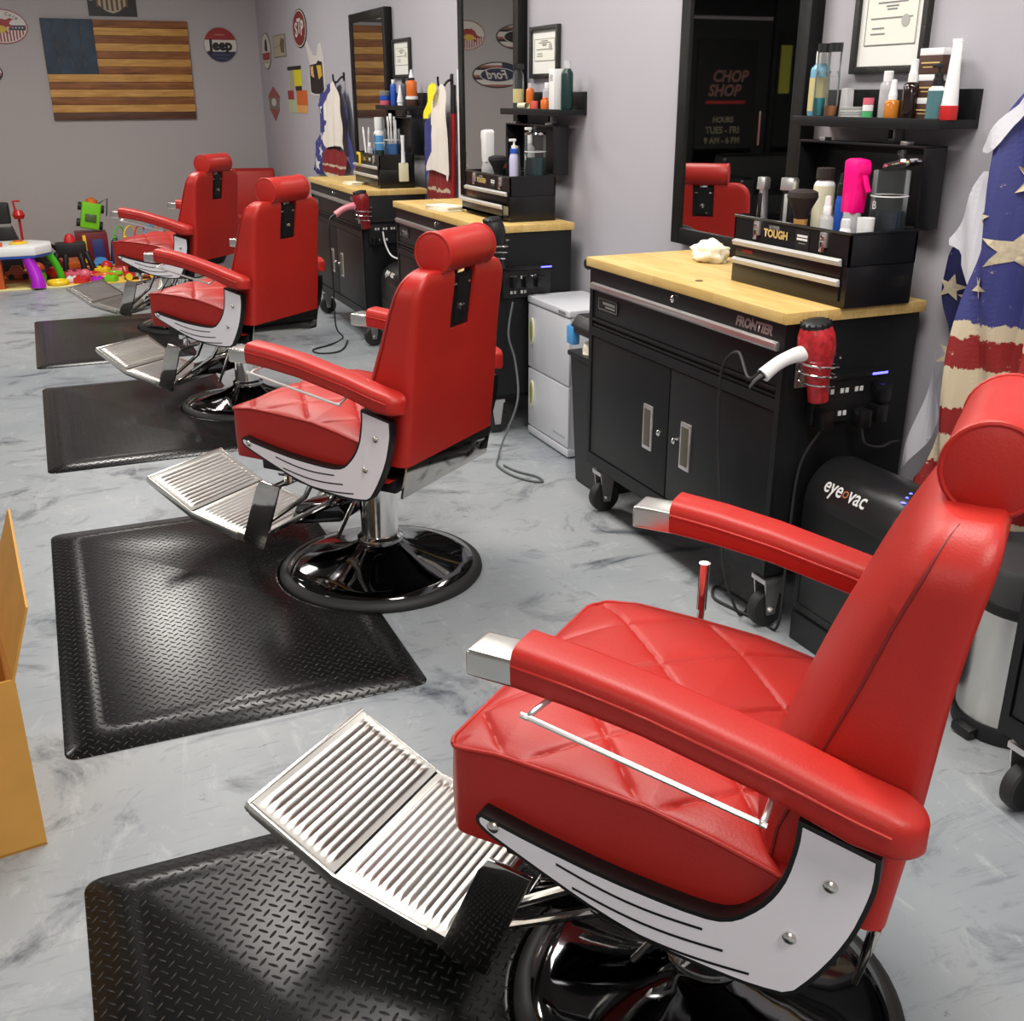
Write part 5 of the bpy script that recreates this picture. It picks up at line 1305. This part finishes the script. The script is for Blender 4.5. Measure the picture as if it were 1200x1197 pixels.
sign('cutout_wall_sign', 'yellow and dark cutout sign above the orange one on right wall', 'sign', FX(WX, 10.22, 1.635) @ Matrix.Diagonal((1.95, .87, 1, 1)), patch([(-.15, .13, .085, .12, sign_blk), (-.02, .13, -.07, .083, P('sign_yellow', rgb(216, 204, 30), .5)), (-.11, -.03, -.1, .083, sign_beige), (-.0, .12, -.115, -.072, sign_blk)]))
sign('cutout_wall_sign', 'orange and pale green cutout sign below the yellow one', 'sign', FX(WX, 10.2, 1.435) @ Matrix.Diagonal((2.4, .86, 1, 1)), patch([(.0, .17, -.02, .12, P('sign_orange', rgb(206, 100, 36), .5)), (.0, .16, -.10, -.022, P('sign_peach', rgb(224, 160, 90), .5)), (-.15, -.004, -.1, .03, P('sign_pale_green', rgb(180, 190, 150), .5)), (-.15, -.05, .032, .12, sign_red)]))
def diamond(mb, fr):
    mb.prism([(0, .22), (.12, .10), (.10, .0), (.10, -.08), (0, -.22), (-.10, -.08), (-.10, 0), (-.12, .10)], .001, .005, P('sign_rose', rgb(150, 70, 64), .5), 'z', M=fr); flat(mb, [(-.1, -.07), (.1, -.07), (.1, .08), (-.1, .08)], sign_grey, fr, .0055); flat(mb, ellipse(0, .02, .05, .05, 16), off_white, fr, .006)
sign('cutout_wall_sign', 'faded red pointed sign below the oval badge near the corner', 'sign', FX(WX, 11.22, 1.42) @ Matrix.Diagonal((2.25, .71, 1, 1)), diamond)

# ------------------------------------------------------------------ toys
def playmat():
    m, nt, b, N, Lk = node_mat('foam_play_mat'); tc = N('ShaderNodeTexCoord'); v = N('ShaderNodeTexVoronoi'); v.inputs['Scale'].default_value = 2.6; Lk(tc.outputs['Object'], v.inputs['Vector'])
    sp = N('ShaderNodeSeparateColor'); Lk(v.outputs['Color'], sp.inputs[0]); r = ramp(nt, [(0, rgb(226, 190, 80)), (.4, rgb(220, 120, 70)), (.6, rgb(226, 200, 120)), (.8, rgb(200, 80, 100))], 'CONSTANT'); Lk(sp.outputs[0], r.inputs[0]); Lk(r.outputs[0], b.inputs['Base Color']); b.inputs['Roughness'].default_value = .8
    return m
m = MB().box(-1.6, 1.25, 9.80, 11.55, .0, .012, playmat(), .003)
m.box(-1.62, .45, 9.745, 9.80, .0, .012, P('pale_yellow_foam', rgb(226, 216, 150), .8), .003)
o = m.build('play_mat'); tag(o, 'colourful foam play mat under the toys by the back wall', 'play mat')
MZ = .0125
t = thing('activity_table', 'white toddler activity table with purple and green legs', 'toy table', (-.33, 9.98, MZ), 0)
m = MB().prism([(-.40, -.26), (.24, -.26), (.37, -.08), (.37, .12), (.22, .27), (-.40, .27)], .265, .335, white, 'z', .012); m.build('tray', t)
MB().prism([(-.39, -.25), (.23, -.25), (.355, -.08), (.355, .11), (.21, .26), (-.39, .26)], .245, .266, blue, 'z', .006).build('lower_rim', t)
MB().tube(catmull([(.17, -.20, .25), (.20, -.21, .16), (.225, -.23, .06), (.225, -.235, .002)], 5), [.042 + .0012 * k for k in range(16)], purple, 18).build('leg', t)['label'] = 'purple leg'
MB().tube(catmull([(.33, .02, .25), (.375, .03, .17), (.405, .04, .08), (.415, .04, .002)], 5), .03, green2, 14).build('leg', t)['label'] = 'green leg'
MB().box(-.16, -.03, -.20, .10, .0, .25, toyorange, .01).build('leg', t)['label'] = 'orange leg panel'
MB().box(-.36, -.19, -.22, -.10, .0, .25, yellow, .012).build('leg', t)['label'] = 'yellow leg panel'
MB().lathe([(.07, .334), (.075, .345), (.06, .352), (0, .354)], yellow, 20, T(.12, .02, 0)).lathe([(.04, .35), (.035, .362), (0, .365)], toyorange, 16, T(.12, .02, 0)).build('spinner', t)
MB().box(-.24, .0, -.16, -.04, .334, .36, toyorange, .01).box(-.22, -.10, -.12, -.02, .36, .385, toyred, .008).build('play_panel', t)
t = thing('toy_figure', 'boxy black toy figure standing behind the activity table at left edge', 'toy', (-.31, 10.6, MZ), 0)
MB().box(-.09, .10, -.06, .06, .0, .20, black, .01).prism([(-.11, .2), (.13, .2), (.06, .42), (-.09, .42)], -.07, .07, black, 'y', .015).build('body', t); MB().box(-.10, .06, -.075, .075, .44, .62, black, .025, 3).box(-.095, .055, -.07, .07, .415, .45, P('grey_collar', rgb(130, 130, 128), .5), .01).build('helmet', t); MB().prism([(.05, .28), (.13, .3), (.14, .27), (.08, .24)], -.08, -.07, screen_white, 'y').build('white_mark', t)
t = thing('toy_telephone', 'red toy with a bar handle beside the black toy figure', 'toy', (-.19, 10.95, MZ), 0)
MB().lathe([(.0, .44), (.04, .445), (.055, .48), (.035, .52), (.0, .525)], toyred, 18).build('body', t); MB().tube([(-.02, 0, .52), (-.03, 0, .60), (.03, 0, .60)], .010, toyred).build('handle', t); MB().lathe([(.05, 0), (.05, .02), (.012, .03), (.012, .45)], toyred, 16).build('stand', t)
t = thing('toy_truck', 'lime green toy truck tipped up against the back wall', 'toy', (.385, 11.0, .278), 0)
Mt = rot('Y', 12)
MB().box(-.085, .085, -.06, .06, .06, .30, lime, .02, 3, Mt).build('body', t); MB().box(-.05, .05, -.075, -.055, .13, .20, P('grey_window', rgb(80, 100, 60), .3), .01, 2, Mt).build('window', t); MB().lathe([(.055, 0), (.05, .04), (0, .06)], orange, 16, Mt @ T(0, 0, .29)).build('orange_beacon', t); MB().tube([(.06, 0, .3), (.13, 0, .36), (.14, 0, .2)], .006, black, 8, M=Mt).build('grab_bar', t)
for (dx, dz) in ((-.1, .1), (.1, .1), (-.1, .25), (.1, .25)): MB().lathe([(.035, -.015), (.038, 0), (.035, .015)], rubber, 16, Mt @ Matrix(((0, 0, 1, dx), (1, 0, 0, .03), (0, 1, 0, dz), (0, 0, 0, 1)))).build('wheel', t)
t = thing('toy_crate', 'maroon toy crate under the green toy truck', 'toy', (.40, 11.0, MZ), 0)
MB().box(-.14, .14, -.12, .12, 0, .30, maroon, .01).build('crate', t); MB().box(.0, .10, -.125, -.119, .06, .24, toyblue, .004).build('picture_panel', t); MB().box(-.08, -.05, -.13, -.119, .03, .28, yellow, .004).build('yellow_strap', t)
t = thing('ride_on_toy', 'black multi-legged toy robot with a red dome', 'toy', (.20, 10.5, MZ), 0)
MB().box(-.13, .13, -.06, .06, .14, .27, black, .02).build('body', t); MB().lathe([(.05, .265), (.048, .30), (.03, .335), (0, .345)], toyred, 18).build('dome', t)
for (dx, a) in ((-.12, -.06), (.12, .05), (-.05, -.02), (.07, .02)): MB().tube([(dx, -.03, .18), (dx + a * .6, -.06, .09), (dx + a, -.05, .0)], [.028, .024, .03], black, 10).build('leg', t)
MB().tube([(-.12, -.03, .22), (-.17, -.05, .27), (-.18, -.06, .17)], .022, black, 10).build('arm', t)
t = thing('bead_maze', 'wire bead maze toy behind the farthest chair seat', 'toy', (.80, 10.55, MZ), 0)
MB().box(-.24, .26, -.10, .10, 0, .22, P('maze_base', rgb(190, 60, 50), .5), .01).build('base', t)
for k, m_ in enumerate((green2, yellow, toyred, skyblue, orange)):
    x0 = -.22 + k * .09; MB().tube(catmull([(x0, -.05, .22), (x0, -.05, .33), (x0 + .05, 0, .38), (x0 + .09, .03, .34), (x0 + .1, .05, .22)], 5), .006, m_, 8).build('wire_loop', t)
    MB().lathe([(0, -.018), (.018, 0), (0, .018)], m_, 10, T(x0, -.05, .29)).build('bead', t)
t = thing('toy_wagon', 'red toy wagon with yellow wheels in front of the toy pile', 'toy', (.72, 9.92, MZ), 0)
MB().box(-.14, .14, -.08, .08, .03, .05, toyred, .008).box(-.14, .14, -.08, -.07, .05, .10, toyred, .004).box(-.14, .14, .07, .08, .05, .10, toyred, .004).build('tray', t); MB().tube([(-.12, -.07, .05), (-.14, -.08, .17), (-.10, -.08, .18)], .008, cream).build('handle', t)
for (dx, dy) in ((-.1, -.08), (.1, -.08), (-.1, .08), (.1, .08)): MB().lathe([(.028, -.01), (.03, 0), (.028, .01)], yellow, 16, Matrix(((1, 0, 0, dx), (0, 0, 1, dy), (0, 1, 0, .03), (0, 0, 0, 1)))).build('wheel', t)
t = thing('toy_boat', 'navy blue toy standing right of the maroon crate', 'toy', (.60, 10.95, MZ), 0); MB().prism([(-.06, 0), (.06, 0), (.05, .16), (.02, .26), (-.03, .20)], -.04, .04, toyblue, 'y', .01).build('hull', t); MB().box(-.02, .02, -.05, -.04, .05, .10, skyblue, .004).build('panel', t)
# loose small toys strewn over the mat
def brick(m_, s): 
    b = MB().box(-s, s, -s * .7, s * .7, 0, s * .9, m_, s * .15)
    for a in (-.5, .5): b.lathe([(s * .3, s * .9), (s * .3, s * 1.15), (0, s * 1.15)], m_, 10, T(a * s, 0, 0))
    return b
def ball(m_, s): return MB().lathe([(s * math.sin(PI * k / 10), s - s * math.cos(PI * k / 10)) for k in range(11)], m_, 18)
def ring(m_, s): return MB().tube([(s * math.cos(2 * PI * k / 20), s * math.sin(2 * PI * k / 20), s * .28) for k in range(20)], s * .28, m_, 10, closed=True)
def car(m_, s):
    b = MB().prism([(-s, .2 * s), (s, .2 * s), (s, .6 * s), (.5 * s, .65 * s), (.25 * s, 1.1 * s), (-.4 * s, 1.1 * s), (-.7 * s, .65 * s), (-s, .6 * s)], -.5 * s, .5 * s, m_, 'y', .06 * s)
    for dx in (-.55, .55):
        for dy in (-.5, .5): b.lathe([(.24 * s, -.08 * s), (.26 * s, 0), (.24 * s, .08 * s)], rubber, 12, Matrix(((1, 0, 0, dx * s), (0, 0, 1, dy * s), (0, 1, 0, .26 * s), (0, 0, 0, 1))))
    return b
LT = [('toy_brick', brick, toypink, .07, .33, 10.15, 'pink toy brick near the green table leg'), ('toy_car', car, toyred, .09, .20, 10.10, 'red toy car under the black toy robot'), ('toy_ring', ring, orange, .08, .52, 10.12, 'orange toy ring in front of the maroon crate'),
      ('toy_brick', brick, yellow, .06, .43, 10.35, 'yellow toy brick below the maroon crate'), ('toy_car', car, toyorange, .10, -.02, 10.33, 'orange toy car behind the purple table leg'), ('toy_ball', ball, toypink, .05, .42, 10.02, 'pink toy ball at the mat front edge'), ('toy_car', car, black, .11, -.03, 10.75, 'black toy car behind the green table leg'),
      ('toy_ball', ball, yellow, .045, .64, 10.2, 'yellow toy ball left of the red wagon'), ('toy_brick', brick, lime, .05, .56, 9.88, 'lime toy brick at the mat edge'), ('toy_ring', ring, yellow, .07, .14, 9.92, 'yellow toy ring right of the green table leg'), ('toy_brick', brick, toyred, .055, .28, 9.9, 'red toy brick in the front of the pile'), ('toy_brick', brick, purple, .045, .48, 9.83, 'purple toy brick by the footrest'),
      ('toy_car', car, yellow, .08, .70, 10.26, 'yellow toy car before the bead maze'), ('toy_ball', ball, toyorange, .055, -.07, 10.55, 'orange toy ball under the black robot arm'), ('toy_brick', brick, skyblue, .05, .68, 10.75, 'blue toy brick beside the navy toy'), ('toy_ring', ring, toyred, .07, .30, 10.32, 'red toy ring under the black toy robot'), ('toy_brick', brick, toyorange, .06, .95, 10.0, 'orange toy brick right of the red wagon'), ('toy_brick', brick, cream, .05, .85, 10.2, 'cream toy brick behind the red wagon')]
LT += [('toy_brick', brick, maroon, .06, .10, 10.72, 'maroon toy brick behind the black toy robot'), ('toy_ball', ball, lime, .05, -.06, 10.05, 'lime toy ball behind the purple leg'), ('toy_ring', ring, toypink, .06, .60, 10.32, 'pink toy ring behind the yellow ball'), ('toy_brick', brick, toyblue, .055, .02, 10.22, 'navy toy brick behind the green leg'),
       ('toy_car', car, skyblue, .085, .50, 10.60, 'sky blue toy car by the maroon crate'), ('toy_brick', brick, orange, .06, .28, 10.72, 'bright orange toy brick left of the maroon crate'), ('toy_ball', ball, toyred, .05, .36, 10.52, 'red toy ball below the maroon crate'), ('toy_ring', ring, purple, .065, .78, 10.12, 'purple toy ring behind the red wagon'),
       ('toy_brick', brick, white, .045, .24, 10.06, 'white toy brick beside the red toy car'), ('toy_car', car, green2, .085, .98, 10.25, 'green toy car right of the red wagon'), ('toy_brick', brick, yellow, .05, .10, 10.15, 'yellow toy brick behind the yellow ring'), ('toy_ball', ball, toyblue, .045, .70, 10.40, 'navy toy ball before the bead maze'), ('toy_ring', ring, lime, .06, .40, 10.20, 'lime toy ring beside the pink brick')]
OBS = [(.20, 10.5, .23), (.40, 11.0, .20), (.62, 10.55, .13), (.80, 10.55, .15), (.98, 10.55, .13), (.64, 9.92, .12), (.80, 9.92, .12), (.60, 10.95, .09), (-.285, 10.6, .16), (-.19, 10.95, .08), (-.12, 9.76, .06), (.08, 10.02, .06), (-.43, 9.93, .16), (-.6, 9.8, .12)]
XY = [[x, y] for (_, _, _, _, x, y, _) in LT]; RR_ = [q[3] * (1.38 if q[1] is ring else 1.25 if q[1] is car else 1.15) for q in LT]
for _ in range(400):      # push the toys apart so none overlap
    for i in range(len(LT)):
        for (ox, oy, orr) in OBS + [(XY[j][0], XY[j][1], RR_[j]) for j in range(len(LT)) if j != i]:
            dx, dy = XY[i][0] - ox, XY[i][1] - oy; dd = math.hypot(dx, dy) + 1e-6; need = orr + RR_[i]
            if dd < need: XY[i][0] += dx / dd * (need - dd) * .5; XY[i][1] += dy / dd * (need - dd) * .5
        XY[i][1] = min(max(XY[i][1], 9.86), 11.4); XY[i][0] = min(max(XY[i][0], -.9), 1.12)
LT = [(a, b, c, d_, XY[i][0], XY[i][1], g) for i, (a, b, c, d_, _, _, g) in enumerate(LT)]
for (nm, fn, m_, s_, x, y, lb) in LT:
    o = fn(m_, s_).build(nm, loc=(x, y, MZ)); o.rotation_euler = (0, 0, random.uniform(-.6, .6)); tag(o, lb, 'toy', 'small toys strewn on the play mat')

# ------------------------------------------------------------------ low red armchair in the far corner
t = thing('waiting_armchair', 'low red armchair in the far corner, mostly hidden behind the barber chairs', 'armchair', (1.86, 11.0, 0), R(-12))
MB().box(-.28, .28, -.26, .28, .16, .42, red, .04, 3).build('seat', t); MB().prism([(.18, .40), (.32, .40), (.36, .72), (.30, .83), (.22, .80)], -.30, .30, red, 'x', .03, M=rot('Z', 0)).build('backrest', t)
for sg in (-1, 1): MB().box(sg * .31 - .045, sg * .31 + .045, -.26, .30, .16, .58, red, .035, 3).build('arm', t)
for (a, b_) in ((-.25, -.2), (.25, -.2), (-.25, .22), (.25, .22)): MB().lathe([(.018, 0), (.024, .16)], black, 12, T(a, b_, 0)).build('leg', t)
# black sofa near the storefront (seen in the mirror)
t = thing('sofa', 'black leather sofa by the shop window, seen in the nearest mirror', 'sofa', (-3.9, 10.9, 0), 0)
MB().box(-.9, .9, -.40, .25, .12, .44, leather_blk, .06, 3).build('seat', t); MB().box(-.9, .9, .18, .42, .3, .84, leather_blk, .08, 3).build('backrest', t)
for sg in (-1, 1): MB().box(sg * .95 - .1, sg * .95 + .1, -.42, .42, .1, .62, leather_blk, .06, 3).build('arm', t)
for (a, b_) in ((-.9, -.35), (.9, -.35), (-.9, .35), (.9, .35)): MB().box(a - .03, a + .03, b_ - .03, b_ + .03, 0, .12, black).build('foot', t)

# ------------------------------------------------------------------ cardboard box at the left edge
t = thing('cardboard_box', 'open cardboard box at the left edge beside the mats', 'box', (-.185, 2.115, 0), R(7))
Wb, Lb, Hb = .5, .46, .405
m = MB()
for a in ((-Wb, 0, 0, .006), (-Wb, 0, Lb - .006, Lb), (-Wb, -Wb + .006, .006, Lb - .006), (-.006, 0, .006, Lb - .006)): m.box(a[0], a[1], a[2], a[3], .004, Hb, cardboard)
m.box(-Wb, 0, 0, Lb, 0, .006, cardboard_in); m.build('carton', t, 0)
fl = bmesh.new(); fl.faces.new([fl.verts.new(p) for p in ((0, .0, Hb), (0, Lb, Hb), (.075, Lb, Hb + .20), (.048, .0, Hb + .15))])
o = MB().add(fl, cardboard).build('side_flap', t, 0); md = o.modifiers.new('thick', 'SOLIDIFY'); md.thickness = .005

# ------------------------------------------------------------------ lights
def area(name, x, y, z, sx, sy, power, col=(1, .96, .9)):
    l = bpy.data.lights.new(name, 'AREA'); l.shape = 'RECTANGLE'; l.size = sx; l.size_y = sy; l.energy = power; l.color = col
    o = bpy.data.objects.new(name, l); COL.objects.link(o); o.location = (x, y, z)
    return o
for i, (x, y, pw) in enumerate(((1.1, -.6, 54), (1.1, 1.5, 54), (1.1, 3.7, 54), (.9, 6.0, 50), (.3, 8.8, 74), (-2.6, -1.8, 76), (-2.8, 3.0, 44), (-2.8, 7.0, 58))):
    area('ceiling_panel', x, y, 2.95, .6, 1.2, pw)
wd = bpy.data.worlds.new('world'); scene.world = wd; wd.use_nodes = True
wd.node_tree.nodes['Background'].inputs[0].default_value = (.8, .85, 1, 1); wd.node_tree.nodes['Background'].inputs[1].default_value = .14
scene.view_settings.view_transform = 'Standard'
scene.view_settings.exposure = 0.05
